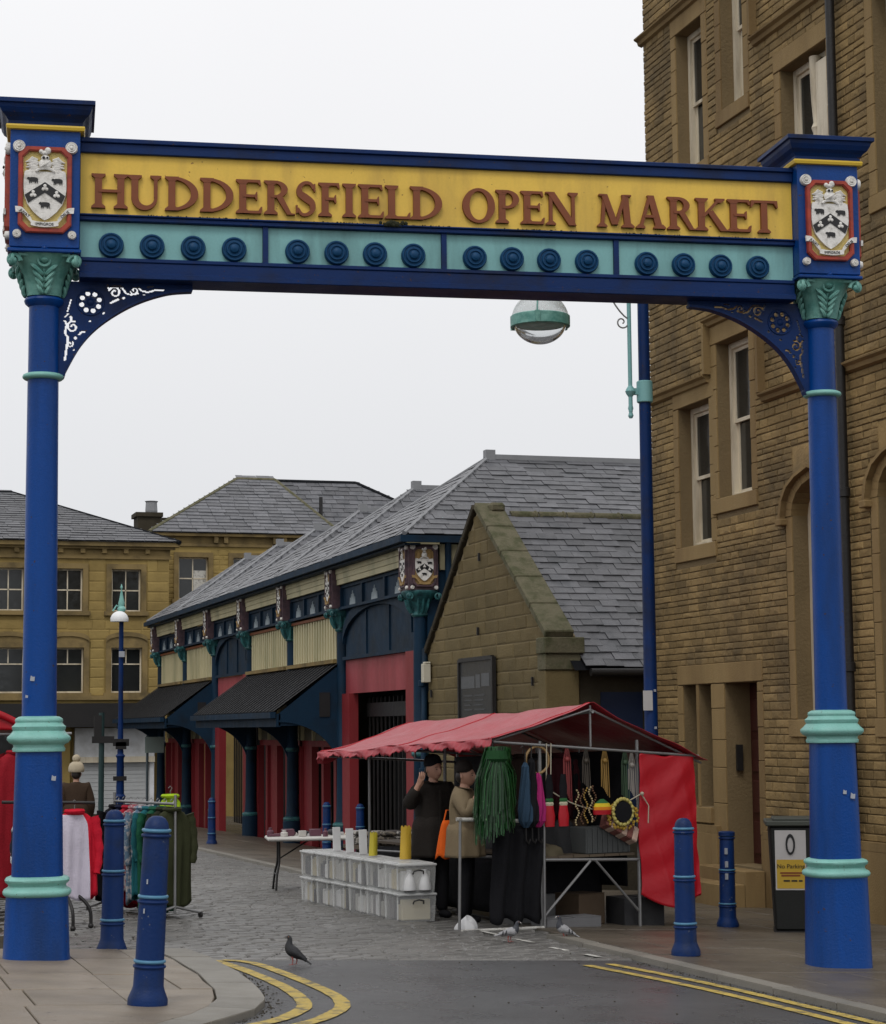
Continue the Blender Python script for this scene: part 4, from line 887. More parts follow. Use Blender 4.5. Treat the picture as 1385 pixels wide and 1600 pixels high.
# hall crest as one small relief mesh
cb_ = MB(); HC = ['hall_gold', 'white_relief', 'black_relief', 'hall_purple']; mp_ = {'field': 0, 'frame': 3, 'shield': 1, 'chevron': 2, 'sheep': 2, 'fleece_badge': 1, 'helm': 1, 'mantling': 0, 'visor_slot': 2, 'ribbon': 0, 'rosette': 1}
for k, m_, q in CR: cb_.cur = mp_[k]; cb_.add(q.v, q.f)
HCREST = cb_.mesh('crest', HC)
def hall_column(Y, first):
    zb = gz(FX, Y)-.02; b = MB(); c0 = (FX, Y, 0)
    b.lathe([(.20, zb), (.20, zb+.5), (.185, zb+.52), (.15, zb+.6), (.135, zb+.66), (.125, zb+.9), (.115, 1.15), (.14, 1.2), (.145, 1.26), (.115, 1.32), (.112, 2.2), (.108, 3.44)], 18, c0)
    c = b.build('column', 'hall_blue', MH, smooth=35)
    for z, r_ in ((zb+.55, .19), (1.22, .15)):
        q = MB(); q.lathe([(r_*.8, z-.05), (r_, z-.03), (r_*1.06, z), (r_, z+.03), (r_*.8, z+.05)], 18, c0); q.build('ring', 'hall_teal', c, smooth=True)
    q = MB(); q.lathe([(.115, 3.44), (.14, 3.47), (.13, 3.52), (.15, 3.62), (.20, 3.72), (.27, 3.80), (.285, 3.84), (.28, 3.86)], 24, c0, 3)
    for a in range(4):
        q.M = Matrix.Translation((FX, Y, 0)) @ Matrix.Rotation(a*math.pi/2, 4, 'Z')
        for sx in (-1, 1): q.torus((sx*.24, -.25, 3.76), .045, .02, 10, 5, 'y')
        for sx in (-1, 0, 1): q.tube([(sx*.06, -.14, 3.5), (sx*.08, -.19, 3.6), (sx*.09, -.23, 3.72)], [.02, .026, .015], 6)
    q.M = None; q.build('capital', 'hall_teal', c, smooth=45)
    q = MB(); q.box((FX-.26, Y-.26, 3.862), (FX+.24, Y+.26, 4.60)); q.build('crest_box', 'hall_purple', c)
    q = MB(); q.box((FX-.33, Y-.33, 4.60), (FX+.25, Y+.33, 4.65)); q.build('crest_cornice', 'cream_wood', c)
    for M in ([Matrix.Translation((FX-.262, Y, 4.235)) @ Matrix.Rotation(R(-90), 4, 'Z')]+([Matrix.Translation((FX, Y-.262, 4.235))] if first else [])):
        o = link('crest', HCREST, c); o.matrix_basis = M
for i, Y in enumerate(YS): hall_column(Y, i == 0)
b = MB()
for i in range(6):
    y0, y1 = YS[i]+.27, YS[i+1]-.27; gate = i in (0, 3)
    hb('wall_plate', 'hall_blue', MH, (y0-.27, y1+.27, -.04, .2, 4.60, 4.72))
    for k in range(3): hb('fascia_board', 'cream_wood', MH, (y0, y1, -.20+.012*k, -.12, 4.585-.1*(k+1)+.006, 4.585-.1*k))
    hb('frieze', 'hall_blue', MH, (y0, y1, -.06, .05, 3.86, 4.28), (y0, y1, -.14, .05, 3.83, 3.88), (y0, y1, -.10, .0, 4.23, 4.285))
    for k in range(4): yy = y0+(y1-y0)*k/3; hb('frieze_mullion', 'hall_blue', MH, (yy-.04, yy+.04, -.11, -.06, 3.88, 4.23))
    for k in range(3):      # pierced palmettes at the foot of each frieze panel
        yc = y0+(y1-y0)*(k+.5)/3; q = MB(); q.M = HM
        for j in range(5): q.prism([(yc-.20+.08*j, 3.885), (yc-.12+.08*j, 3.885), (yc-.16+.08*j, 3.885+(.14, .20, .26, .20, .14)[j])], -.078, -.0605)
        q.build('palmette', paint('palmette', (.34, .40, .43)), MH)
    if not gate:
        hb('rail', 'rust', MH, (y0, y1, -.08, .05, 3.745, 3.80)); hb('panel_back', 'cream_wood', MH, (y0, y1, .0, .05, 2.93, 3.745))
        n = 17
        for k in range(n): yy = y0+(y1-y0)*(k+.5)/n; hb('slat', 'cream_wood', MH, (yy-.055, yy+.055, -.05, -.002, 2.95, 3.74))
        hb('sill_board', 'trim_stone', MH, (y0-.15, y1+.15, -.16, .05, 2.86, 2.93))
    else:
        hb('arch_panel', 'hall_blue', MH, (y0, y1, .0, .05, 2.94, 3.83)); hb('panel_rail', 'hall_blue', MH, (y0-.1, y1+.1, -.05, .0, 2.90, 2.96))
        for k in range(1, 3): yy = y0+(y1-y0)*k/3; hb('panel_mullion', 'hall_blue', MH, (yy-.02, yy+.02, -.03, -.001, 2.96, 3.8))
        yc, hw = (y0+y1)/2, (y1-y0)/2; q = MB(); q.M = HM
        A = [(yc-hw*math.cos(R(a)), 3.2+.6*math.sin(R(a))) for a in range(0, 181, 12)]; q.strip(A, [(yy, z+.2 if z+.2 < 3.83 else 3.829) for yy, z in A], -.07, -.002); q.build('arch_rib', 'hall_blue', MH)
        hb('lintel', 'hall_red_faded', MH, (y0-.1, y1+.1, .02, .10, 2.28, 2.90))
        for yy in (y0-.12, y1-.42): hb('jamb', 'hall_red', MH, (yy, yy+.55, -.05, .12, gz(FX, yy), 2.90 if yy < y0 else 2.279))
        q = MB()
        for k in range(14): yy = y0+.5+(y1-y0-1.0)*k/13; q.box((FX+.30, yy-.015, -.6), (FX+.33, yy+.015, 2.2))
        g_ = q.build('gate', 'black_iron', MH)
        hb('gate_rail', 'black_iron', g_, (y0+.4, y1-.4, .285, .345, 1.85, 2.1))
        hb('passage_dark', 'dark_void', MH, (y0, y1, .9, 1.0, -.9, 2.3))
# near end wall above the gabled building
hb('end_wall', 'hall_blue', MH, (31.60, 31.70, .1, 9, 2.2, 4.3)); hb('end_fascia', 'cream_wood', MH, (31.55, 31.599, .3, 9, 4.2, 4.62))
b = MB(); b.tube([(FX+.42, 31.48, 4.7), (FX+.42, 31.48, 3.0)], .055, 10); b.tube([(FX+.42, 31.48, 3.0), (FX+.0, 31.44, 2.9), (FX-.06, 31.44, .0)], .05, 10)
for z in (2.3, .9): b.lathe([(.05, 0), (.068, .01), (.068, .09), (.05, .1)], 10, (FX-.05, 31.44, z))
b.build('downpipe', 'hall_blue', MH, smooth=40)
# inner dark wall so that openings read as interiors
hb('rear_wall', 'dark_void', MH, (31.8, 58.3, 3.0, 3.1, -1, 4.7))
# shopfronts and canopies
def shop(i):
    y0, y1 = YS[i]+.13, YS[i+1]-.13; zg = gz(FX, y1)-.1
    hb('stallriser_wall', 'hall_red', MH, (y0, y1, .18, .25, 1.28, 1.40))
    n = 4
    for k in range(n+1):
        yy = y0+(y1-y0)*k/n; hb('shop_post', 'hall_red', MH, (yy-.09, yy+.09, .12, .26, zg, 1.28)); hb('mullion', 'cream_wood', MH, (yy-.03, yy+.03, .15, .22, 1.40, 2.15))
    for k in range(n):
        ya, yb = y0+(y1-y0)*k/n+.09, y0+(y1-y0)*(k+1)/n-.09
        hb('transom_pane', paint('transom', (.10, .088, .06)), MH, (ya, yb, .2, .21, 1.40, 2.15))
        if (k+i) % 3 == 1: hb('red_shutter', 'hall_red', MH, (ya, yb, .19, .22, zg, 1.28))
        else: hb('shop_pane', 'glass_dark', MH, (ya, yb, .32, .33, zg+.5, 1.28)); hb('stallriser', 'hall_red', MH, (ya, yb, .28, .34, zg, zg+.5))
    hb('soffit_wall', 'hall_blue', MH, (y0, y1, .12, .2, 2.15, 2.86))
def canopy(ya, yb):
    OX = -1.32; z0, z1 = 2.84, 1.96
    b = MB(); n = 26      # glazed slope: narrow overlapping strips
    for k in range(n):
        p, q_ = ya+(yb-ya)*k/n, ya+(yb-ya)*(k+1)/n-.02; b.add([(FX-.1, p, z0), (FX-.1, q_, z0), (FX+OX, q_, z1), (FX+OX, p, z1)], [(0, 1, 2, 3)]); b.add([(FX-.1, p, z0-.03), (FX-.1, q_, z0-.03), (FX+OX, q_, z1-.03), (FX+OX, p, z1-.03)], [(3, 2, 1, 0)])
    o = b.build('canopy', 'slate_dark', MH)
    for k in range(n+1):
        p = ya+(yb-ya)*k/n-.01; q = MB(); q.add([(FX-.1, p-.02, z0+.005), (FX-.1, p+.02, z0+.005), (FX+OX, p+.02, z1+.005), (FX+OX, p-.02, z1+.005), (FX-.1, p-.02, z0+.016), (FX-.1, p+.02, z0+.016), (FX+OX, p+.02, z1+.016), (FX+OX, p-.02, z1+.016)], [(0,1,2,3),(4,5,6,7),(0,1,5,4),(1,2,6,5),(2,3,7,6),(3,0,4,7)]); q.build('glazing_bar', 'black_iron', o)
    hb('gutter', 'hall_blue', o, (ya-.05, yb+.05, OX-.07, OX+.03, z1-.12, z1-.01)); hb('edge_beam', 'hall_blue', o, (ya, yb, OX+.05, OX+.13, z1-.28, z1-.04))
    for p in (ya, yb):   # boarded triangular ends
        q = MB(); q.M = HB; q.add([(p, -.1, z0-.04), (p, OX+.1, z1-.04), (p, OX+.1, z1-.26), (p, -.1, z1-.26), (p+.05, -.1, z0-.04), (p+.05, OX+.1, z1-.04), (p+.05, OX+.1, z1-.26), (p+.05, -.1, z1-.26)], [(0,1,2,3),(7,6,5,4),(0,4,5,1),(1,5,6,2),(2,6,7,3),(3,7,4,0)]); q.build('end_board', 'hall_blue', o)
        q = MB(); q.M = HB; q.box((p-.02, -.45, z1-.1), (p-.001, -.25, z1+.35)); q.build('end_louvre', 'dark_void', o)
def cbr(Y):      # curved canopy bracket at a column
    q = MB(); A = [(FX-.08-1.15*(1-math.cos(R(a))), Y, .85+.92*math.sin(R(a))) for a in range(0, 91, 9)]
    for p, r_ in zip(A, A[1:]):
        q.add([(p[0], Y-.03, p[2]), (r_[0], Y-.03, r_[2]), (r_[0], Y-.03, 1.80), (p[0], Y-.03, 1.80), (p[0], Y+.03, p[2]), (r_[0], Y+.03, r_[2]), (r_[0], Y+.03, 1.80), (p[0], Y+.03, 1.80)], [(0,1,2,3),(7,6,5,4),(0,4,5,1),(2,6,7,3)])
    q.build('canopy_bracket', 'hall_blue', MH)
for i in (1, 2, 4, 5): shop(i)
canopy(36.9, 45.4); canopy(49.8, 58.3)
for Y in YS[1:]: cbr(Y)
# roof: one hipped ridge per bay
faces = []; AX, AZ, BX = 11.3, 6.42, 20.0; ex = FX-.36; YE = [31.35]+YS[1:6]+[58.7]
q = MB()
for i in range(6):
    y0, y1 = YE[i], YE[i+1]; ym = (YS[i]+YS[i+1])/2; F = [(ex, y0, EV), (ex, y1, EV), (AX, ym, AZ), (BX, ym, AZ), (BX, y0, EV), (BX, y1, EV)]
    q.add(F, [(0, 2, 1), (0, 4, 3, 2), (1, 2, 3, 5)])
    faces += [[(BX-3, y0, EV), (ex, y0, EV), (AX, ym, AZ), (BX-3, ym, AZ)], [(ex, y0, EV), (ex, y1, EV), (AX, ym, AZ)]]
    k = MB(); k.box((AX-.02, ym-.07, AZ+.0), (BX, ym+.07, AZ+.09)); k.box((AX-.06, ym-.08, AZ-.02), (AX+.12, ym+.08, AZ+.17)); k.build('lead_ridge', 'lead', MH)
    for Yv in (y0, y1):
        k = MB(); k.tube([(ex, Yv, EV+.03), (AX, ym, AZ+.03)], .04, 6); k.build('hip_roll', 'lead', MH)
q.build('roof_boards', 'slate_dark', MH)
slates(faces, 'slate', MH, 300, rowh=.20, sw=.36, lift=.022)
b = MB(); b.box((ex-.10, 31.28, EV-.12), (ex+.02, 58.75, EV-.01)); b.box((ex-.0, 31.30, EV-.16), (FX-.1, 58.7, EV-.13)); b.box((ex-.1, 31.22, EV-.12), (BX, 31.30, EV-.01)); b.build('gutter', 'hall_blue', MH)

# ================================================================== BUILDINGS CLOSING THE STREET
YB = thing('corner_building', 'yellow stone building with hipped slate roof at the end of the street', 'building', (6, 66, -1), world=True)
BY = 66.0; BM = frameM((0, BY, 0), (1, 0, 0), (0, -1, 0)); XL, XR = -8.0, 10.7
cols = [8.83, 6.95, 5.07, 3.19, 1.31]; holes = []
for x in cols: holes += [(x, x+.95, 5.48, 6.85), (x, x+1.0, 2.85, 4.3)]
b = MB(); b.M = BM; wall_body(b, XL, XR, -2, 7.6, holes, 0, .35); b.box((XL, .36, -2), (XR, 9, 7.5)); b.build('wall', 'yellow_stone', YB)
bl = [r for r in rows(XL+10, XR, 2.75, 7.2, [(h[0]-.2, h[1]+.2, h[2]-.2, h[3]+.25) for h in holes], .30, .7, gap=.012, jit=.12)]
lay_stones(YB, BM, bl, 'yellow_stone', .012, 200, rough=.2)
def bbox(name, m_, a, c, y0, y1, z0, z1, parent=YB, bevel=0, M=BM): q = MB(); q.M = M; q.box((a, y0, z0), (c, y1, z1)); return q.build(name, m_, parent, bevel=bevel)
for (z0, z1, d) in ((7.18, 7.30, .07), (7.30, 7.5, .03), (7.5, 7.58, .18), (7.58, 7.72, .30), (2.62, 2.76, .14)): bbox('cornice', 'trim_stone', XL, XR+d, -d, .0, z0, z1)
for k in range(26): bbox('modillion', 'trim_stone', XL+.4+.7*k, XL+.55+.7*k, -.16, -.031, 7.36, 7.495)
def bwin(a, c, z0, z1, arch_, parent=YB, M=BM, bars=(1, 1), white=False):
    t = .17
    for r in ((a-t, a, z0, z1), (c, c+t, z0, z1), (a-t, c+t, z1, z1+.17)): bbox('architrave', 'trim_stone', r[0], r[1], -.07, .04, r[2], r[3], parent, M=M)
    bbox('sill', 'trim_stone', a-.24, c+.24, -.13, .04, z0-.14, z0-.002, parent, M=M)
    if arch_:
        q = MB(); q.M = M; A = [((a+c)/2-((c-a)/2+t)*math.cos(R(w_)), z1+.17+.20*math.sin(R(w_))) for w_ in range(0, 181, 20)]; q.strip(A, [(x, z+.14) for x, z in A], -.10, .02); q.prism(A, -.05, .02); q.build('segmental_head', 'trim_stone', parent)
    q = MB(); q.M = M; u = .05
    for r in ((a, a+u, z0, z1), (c-u, c, z0, z1), (a+u, c-u, z1-u, z1), (a+u, c-u, z0, z0+u), (a+u, c-u, (z0+z1)/2-.02+(.2 if arch_ else 0), (z0+z1)/2+.02+(.2 if arch_ else 0)), ((a+c)/2-.018, (a+c)/2+.018, z0+u if not arch_ else (z0+z1)/2+.2, z1-u)): q.box((r[0], .14, r[2]), (r[1], .18, r[3]))
    f = q.build('window', 'white_wood', parent)
    bbox('pane', 'glass_dark', a+.02, c-.02, .165, .172, z0+.02, z1-.02, f, M=M)
    if white: bbox('blind', 'white_paint', (a+c)/2+.03, c-.06, .15, .16, z0+.1, z1-.45, f, M=M)
for x in cols: bwin(x, x+.95, 5.48, 6.85, False); bwin(x, x+1.0, 2.85, 4.3, True)
# hipped roof
q = MB(); P = [(XL-.3, BY-.35, 7.72), (XR+.3, BY-.35, 7.72), (6.1, BY+5.6, 9.9), (XL+4, BY+5.6, 9.9), (XR+.3, BY+11, 7.72), (XL-.3, BY+11, 7.72)]; q.add(P, [(0, 1, 2, 3), (1, 4, 2), (4, 5, 3, 2), (5, 0, 3)]); q.build('roof', 'slate', YB)
slates([[P[0], P[1], P[2], P[3]]], 'slate', YB, 0, rowh=.3, sw=.5, thk=.03)
q = MB(); q.tube([P[1], P[2]], .08, 6); q.tube([P[2], P[3]], .09, 6); q.build('hip_tiles', 'slate_dark', YB)
# ground floor: dark fascia, shopfront with white roller shutter
bbox('shop_fascia', 'black_iron', XL, XR-.3, -1.2, -.01, 1.75, 2.5)
for x in (XL+2, 1.6, 4.4, 7.2, 10.4): bbox('pier', 'yellow_stone', x, x+.32, -.25, .0, -1.6, 1.75)
sf = bbox('shutter_box', 'shop_white', 7.66, 10.2, -.35, -.02, .62, 1.72)
bbox('shutter_head', 'white_wood', 7.66, 10.2, -.45, -.352, .62, .80, sf)
for k in range(16): bbox('shutter_slat', paint('shutter_grey', (.40, .41, .41)), 7.8, 10.06, -.24-.012*(k % 2), -.02, -1.4+.126*k, -1.4+.126*k+.12, sf)
for x in (7.66, 10.06): bbox('shutter_guide', 'shop_white', x, x+.14, -.30, -.02, -1.4, .62, sf)
bbox('shop_glass', 'glass_dark', XL, 7.2, -.10, -.05, -1.5, 1.7)
bbox('plinth_wall', 'stone_dark', 5, XR, -.5, -.46, -1.4, -1.0)
# second building, set back, with white chimney pots and hip roof
TB = thing('rear_building', 'yellow stone building with big hipped roof above the market hall roofs', 'building', (15, 70, -1), world=True)
TY = 70.0; TM = frameM((0, TY, 0), (1, 0, 0), (0, -1, 0)); holes = [(11.68, 12.72, 6.15, 7.62), (13.6, 14.64, 6.15, 7.62), (15.6, 16.6, 6.15, 7.62)]
b = MB(); b.M = TM; wall_body(b, 10.95, 17.2, -2, 8.35, holes, 0, .35); b.box((10.95, .36, -2), (17.2, 10, 8.3)); b.build('wall', 'yellow_stone', TB)
bl = rows(10.95, 17.2, 5.2, 7.9, [(h[0]-.1, h[1]+.1, h[2]-.1, h[3]+.1) for h in holes], .16, .4, gap=.012); lay_stones(TB, TM, bl, 'yellow_stone', .012, 120, rough=.2)
for (z0, z1, d) in ((8.0, 8.1, .08), (8.1, 8.35, .02), (8.35, 8.45, .25)): bbox('cornice', 'trim_stone', 10.95-d, 17.2+d, -d, .0, z0, z1, TB, M=TM)
for x in (12.9, 13.25, 15.0, 15.35): bbox('bracket', 'trim_stone', x, x+.14, -.2, -.021, 8.12, 8.345, TB, M=TM)
for i, h in enumerate(holes): bwin(*h, False, TB, TM, white=(i == 0))
q = MB(); q.tube([(10.93, TY-.2, 8.3), (10.93, TY-.2, -1)], .09, 8); q.build('downpipe', 'black_iron', TB)
q = MB(); P = [(10.6, TY-.3, 8.45), (17.5, TY-.3, 8.45), (16.0, TY+4.2, 10.92), (14.55, TY+4.2, 10.92), (17.5, TY+9, 8.45), (10.6, TY+9, 8.45)]; q.add(P, [(0, 1, 2, 3), (1, 4, 2), (4, 5, 3, 2), (5, 0, 3)]); q.build('roof', 'slate', TB)
slates([P[:4]], 'slate', TB, 0, rowh=.3, sw=.5, thk=.03)
for a, c in ((0, 3), (1, 2), (2, 3)): q = MB(); q.tube([P[a], P[c]], .09, 6); q.build('hip_tiles', 'mossy', TB)
q = MB(); P2 = [(15.8, TY+3, 8.6), (24, TY+3, 8.6), (19.6, TY+6, 11.1), (15.5, TY+6, 11.1), (24, TY+10, 8.6)]; q.add(P2, [(0, 1, 2, 3), (1, 4, 2)]); q.build('rear_roof', 'slate_dark', TB); q = MB(); q.tube([P2[1], P2[2]], .1, 6); q.tube([P2[2], P2[3]], .1, 6); q.build('hip_tiles', 'slate_dark', TB); slates([P2[:4]], 'slate', TB, 0, rowh=.3, sw=.5, thk=.03)
q = MB(); q.tube([(17.3, TY+2.2, 8.9), (17.3, TY+2.2, 10.1)], .07, 8); q.build('flue', 'black_iron', TB)
q = MB(); q.box((10.4, TY+1, 7.5), (11.2, TY+2.0, 9.25)); q.box((10.32, TY+.92, 9.12), (11.28, TY+2.08, 9.27)); ch = q.build('chimney', 'stone_dark', TB)
q = MB(); q.lathe([(.2, 0), (.22, .1), (.2, .4), (.24, .45)], 10, (10.95, TY+1.5, 9.27)); q.build('chimney_pot', 'lead', ch)
q = MB(); q.box((11.4, TY+2, 7.5), (13.4, TY+3.2, 9.2)); q.build('parapet', 'stone_dark', TB)

# ================================================================== LAMP POSTS AND POLES
LP = thing('lamp_post', 'tall blue lamp post with round globe lantern hanging behind the gateway beam', 'lamp post', (9.63, 23.0, gz(9.63, 23)))
zb = gz(9.63, 23)
b = MB(); b.lathe([(.13, 0), (.13, .9), (.085, 1.0), (.078, 4), (.068, 8.3)], 20); b.build('post', 'blue_deep', LP, smooth=35)
b = MB(); b.lathe([(.09, 6.10), (.10, 6.11), (.10, 6.36), (.09, 6.37)], 16); b.cb((-.10, 0, 6.235), (.08, .05, .08)); b.build('clamp', 'teal', LP, smooth=40)
b = MB(); b.tube([(-.19, 0, 5.98), (-.19, 0, 8.0), (-.25, 0, 8.25), (-.45, 0, 8.42), (-1.1, 0, 8.48), (-1.34, 0, 8.42), (-1.36, 0, 7.75)], .026, 10)
b.lathe([(.02, 5.9), (.035, 5.93), (.02, 5.98), (.035, 6.02), (.022, 6.08)], 10, (-.19, 0, 0)); b.lathe([(.022, 6.16), (.05, 6.2), (.065, 6.235), (.05, 6.27), (.022, 6.31)], 12, (-.19, 0, 0)); b.build('arm', 'teal', LP, smooth=40)
b = MB(); P = [(-.48, 0, 7.75)]+[(-.22-.02*0, 0, 7.2)]
cc = [(-.20-.55*(1-t)*.8, 0, 7.14+.5*(1-t)**2+.25*(1-t)) for t in [i/8 for i in range(9)]]
sc = [(-.285+.085*(1-i/26)*math.cos(R(-10)-i*.34), 0, 7.10+.085*(1-i/26)*math.sin(R(-10)-i*.34)) for i in range(22)]
b.tube(cc+sc, .010, 6); b.build('scroll', 'steel', LP)
gzc = 6.575-zb; gx = -1.36
b = MB(); b.lathe([(.355*math.cos(R(a)), .355*math.sin(R(a))) for a in range(8, 90, 6)]+[(.01, .355)], 32, (gx, 0, gzc)); b.build('globe_dome', 'dome_white', LP, smooth=True)
b = MB(); b.lathe([(.01, -.285)]+[(.33*math.cos(R(a)), .285*math.sin(R(a))) for a in range(-84, -8, 6)], 32, (gx, 0, gzc), cap=False); b.build('globe_bowl', 'globe', LP, smooth=True)
b = MB(); b.lathe([(.31, -.07), (.352, -.08), (.366, -.07), (.366, .055), (.352, .065), (.31, .055)], 32, (gx, 0, gzc)); b.build('globe_band', 'mint_cap', LP, smooth=40)
b = MB(); b.lathe([(.30, -.02), (.05, .02), (.04, .10)], 24, (gx, 0, gzc)); b.build('reflector', 'lead', LP, smooth=True)
for a in (-115, 15, 135):
    b = MB(); ca, sa = math.cos(R(a)), math.sin(R(a)); b.tube([(gx+.366*math.cos(R(t))*ca, .366*math.cos(R(t))*sa, gzc+.366*math.sin(R(t))) for t in range(8, 89, 8)], .010, 6); b.cb((gx+.37*ca, .37*sa, gzc-.005), (.05, .05, .14)); b.build('strap', 'mint_cap', LP)
b = MB(); b.lathe([(.05, .36), (.12, .37), (.10, .45), (.03, .55), (.026, 1.2)], 14, (gx, 0, gzc)); b.build('hanger', 'teal', LP, smooth=True)
b = MB(); b.cb((-.075, -.09, 1.83+.6), (.12, .01, .24)); b.build('notice', paint('notice', (.5, .5, .5)), LP)
for z in (2.1, 2.55):
    b = MB(); b.cb((.02, -.088, z), (.03, .004, .03)); b.build('sticker', 'sticker_white', LP)
L2 = thing('lamp_post', 'slender blue lamp post with green finial and white lantern far down the street', 'lamp post', (6.38, 46, gz(6.38, 46)))
zb = gz(6.38, 46); H2 = 4.3-zb
b = MB(); b.lathe([(.13, 0), (.13, .25), (.10, .3), (.11, .8), (.13, .85), (.09, .9), (.08, 1.7), (.11, 1.75), (.07, 1.8), (.055, 2.6), (.05, H2)], 14); b.build('post', 'blue_deep', L2, smooth=35)
b = MB(); b.lathe([(.05, H2), (.09, H2+.03), (.10, H2+.08), (.06, H2+.14), (.075, H2+.2), (.05, H2+.3), (.012, H2+.52), (.03, H2+.56), (.005, H2+.64)], 12); b.build('finial', 'mint', L2, smooth=40)
b = MB(); b.tube([(0, 0, H2+.1), (-.12, -.05, H2+.15), (-.2, -.05, H2+.02)], .02, 6); b.build('arm', 'mint', L2)
b = MB(); b.lathe([(.20, -.22), (.205, -.18)]+[(.205*math.cos(R(a)), -.18+.2*math.sin(R(a))) for a in range(8, 90, 10)], 16, (-.06, -.12, H2)); b.build('lantern', paint('lantern_white', (.75, .76, .76)), L2, smooth=True)
b = MB(); b.cb((0, -.10, H2-.95), (.13, .01, .13)); b.build('sticker', 'sticker_white', L2)
for z in (2.05, 1.98): 
    b = MB(); b.cb((0, -.09, z), (.36 if z > 2 else .24, .03, .16)); b.build('sign_plate', 'black_iron', L2)
b = MB(); b.cb((-.02, -.09, .75+.5), (.30, .03, .1)); b.build('bracket', 'black_iron', L2)
PO = thing('sign_pole', 'plain dark green pole with black sign beside the white shutter', 'pole', (5.05, 39, gz(5.05, 39)))
zb = gz(5.05, 39); b = MB(); b.tube([(0, 0, 0), (0, 0, 1.98-zb)], .055, 10); b.build('post', paint('pole_green', (.012, .035, .035)), PO)
b = MB(); b.cb((-.08, -.05, 1.72-zb), (.14, .04, .42)); b.build('camera_box', 'black_iron', PO)
b = MB(); b.cb((.02, -.07, 1.47-zb), (.42, .03, .13)); b.build('sign_plate', 'black_iron', PO)
PO2 = thing('sign_post', 'thin grey post with small square sign in front of the white shutter', 'sign', (8.2, 54, gz(8.2, 54)))
zb = gz(8.2, 54); b = MB(); b.tube([(0, 0, 0), (0, 0, 1.5-zb)], .035, 8); b.build('post', paint('pole_grey', (.05, .07, .08)), PO2)
b = MB(); b.cb((.18, -.05, 1.25-zb), (.50, .02, .42)); b.build('sign_plate', paint('sign_greygreen', (.20, .25, .23)), PO2)

# ================================================================== BOLLARDS
def bollard(label, x, y, h=1.1, tilt=(0, 0), dz=.0, broken=False):
    t = thing('bollard', label, 'bollard', (x, y, gz(x, y)+dz), group='blue iron bollards'); t.rotation_euler = (tilt[0], tilt[1], random.uniform(0, 6)*0)
    k = h/1.1; P = lambda L: [(r*k**.5, z*k) for r, z in L]
    b = MB(); b.lathe(P([(.118, 0), (.118, .035), (.108, .06), (.096, .09), (.090, .11), (.088, .21), (.085, .23), (.082, .60), (.080, .63), (.076, 1.0), (.074, 1.01)]), 28)
    b.build('shaft', 'blue_bollard', t, smooth=35)
    b = MB(); b.lathe(P([(.074, 1.005), (.073, 1.03), (.066, 1.06), (.05, 1.085), (.028, 1.098), (.004, 1.1)] if not broken else [(.074, 1.0), (.088, 1.01), (.088, 1.05), (.07, 1.06), (.02, 1.062)]), 28); b.build('cap', 'blue_bollard', t, smooth=35)
    for z, r_ in ((.225, .089), (.255, .087), (.60, .083), (.63, .082), (.985, .080), (1.015, .079)):
        b = MB(); b.lathe(P([(r_-.01, z-.012), (r_+.006, z-.008), (r_+.009, z), (r_+.006, z+.008), (r_-.01, z+.012)]), 28); b.build('band', 'bollard_band' if z in (.255, .63, 1.015) else 'blue_bollard', t, smooth=True)
    return t
bb = bollard('leaning blue bollard on the pavement corner, nearest the camera', 1.85, 12.12, 1.1, (R(1), R(2.6)), PT)
for z, x in ((.72, -.05), (.55, -.06)): q = MB(); q.cb((x, -.070, z), (.008, .006, .028)); q.build('paint_chip', 'sticker_white', bb)
bollard('blue bollard behind the left column, beside the white and red jacket', 2.17, 16.05, 1.1, (0, R(.8)), .0)
bollard('blue bollard on the right pavement in front of the red tarpaulin', 6.72, 15.42, 1.1, (0, 0), .045)
t = bollard('scuffed flat-topped bollard standing by the litter bin near the door', 8.72, 18.95, .98, (0, R(.6)), .02, True)
for z in (.5, .62, .75): q = MB(); q.cb((-.045+random.uniform(-.02, .02), -.075, z), (.03, .012, .06)); q.build('peeling_sticker', 'sticker_white', t)
bollard('short dark bollard on the kerb far along the market hall', 7.32, 39.8, .90, (0, 0), .04)
bollard('dark bollard by the hall gate, behind the plastic boxes', 9.0-.1, 34.3, .92, (0, 0), .04)
bollard('dark bollard behind the right end of the folding table', 8.62, 35.6, .92, (0, 0), .04)

# ================================================================== LITTER BIN
BN = thing('litter_bin', 'dark litter bin with no parking notice, partly behind the right column', 'bin', (9.12, 18.15, gz(9.1, 18.1)+.03), R(-24))
b = MB(); b.lathe([(.36, .0), (.36, .06), (.39, .08), (.43, 1.02)], 4, e=None)
b = MB(); w0, w1 = .245, .285
b.add([(-w0, -w0, .03), (w0, -w0, .03), (w0, w0, .03), (-w0, w0, .03), (-w1, -w1, 1.03), (w1, -w1, 1.03), (w1, w1, 1.03), (-w1, w1, 1.03)], [(0,3,2,1),(4,5,6,7),(0,1,5,4),(1,2,6,5),(2,3,7,6),(3,0,4,7)])
b.build('body', paint('bin_black', (.006, .007, .006), .6), BN, bevel=.02)
b = MB(); b.cb((0, 0, 1.055), (.64, .64, .05)); b.cb((0, 0, 1.09), (.5, .5, .03)); b.build('lid', paint('bin_lid', (.05, .055, .045), .6), BN, bevel=.01)
b = MB(); b.cb((0, 0, .0), (.50, .50, .06)); b.build('foot', 'black_iron', BN)
def bz(z): return -(.245+.04*(z-.03))-.004
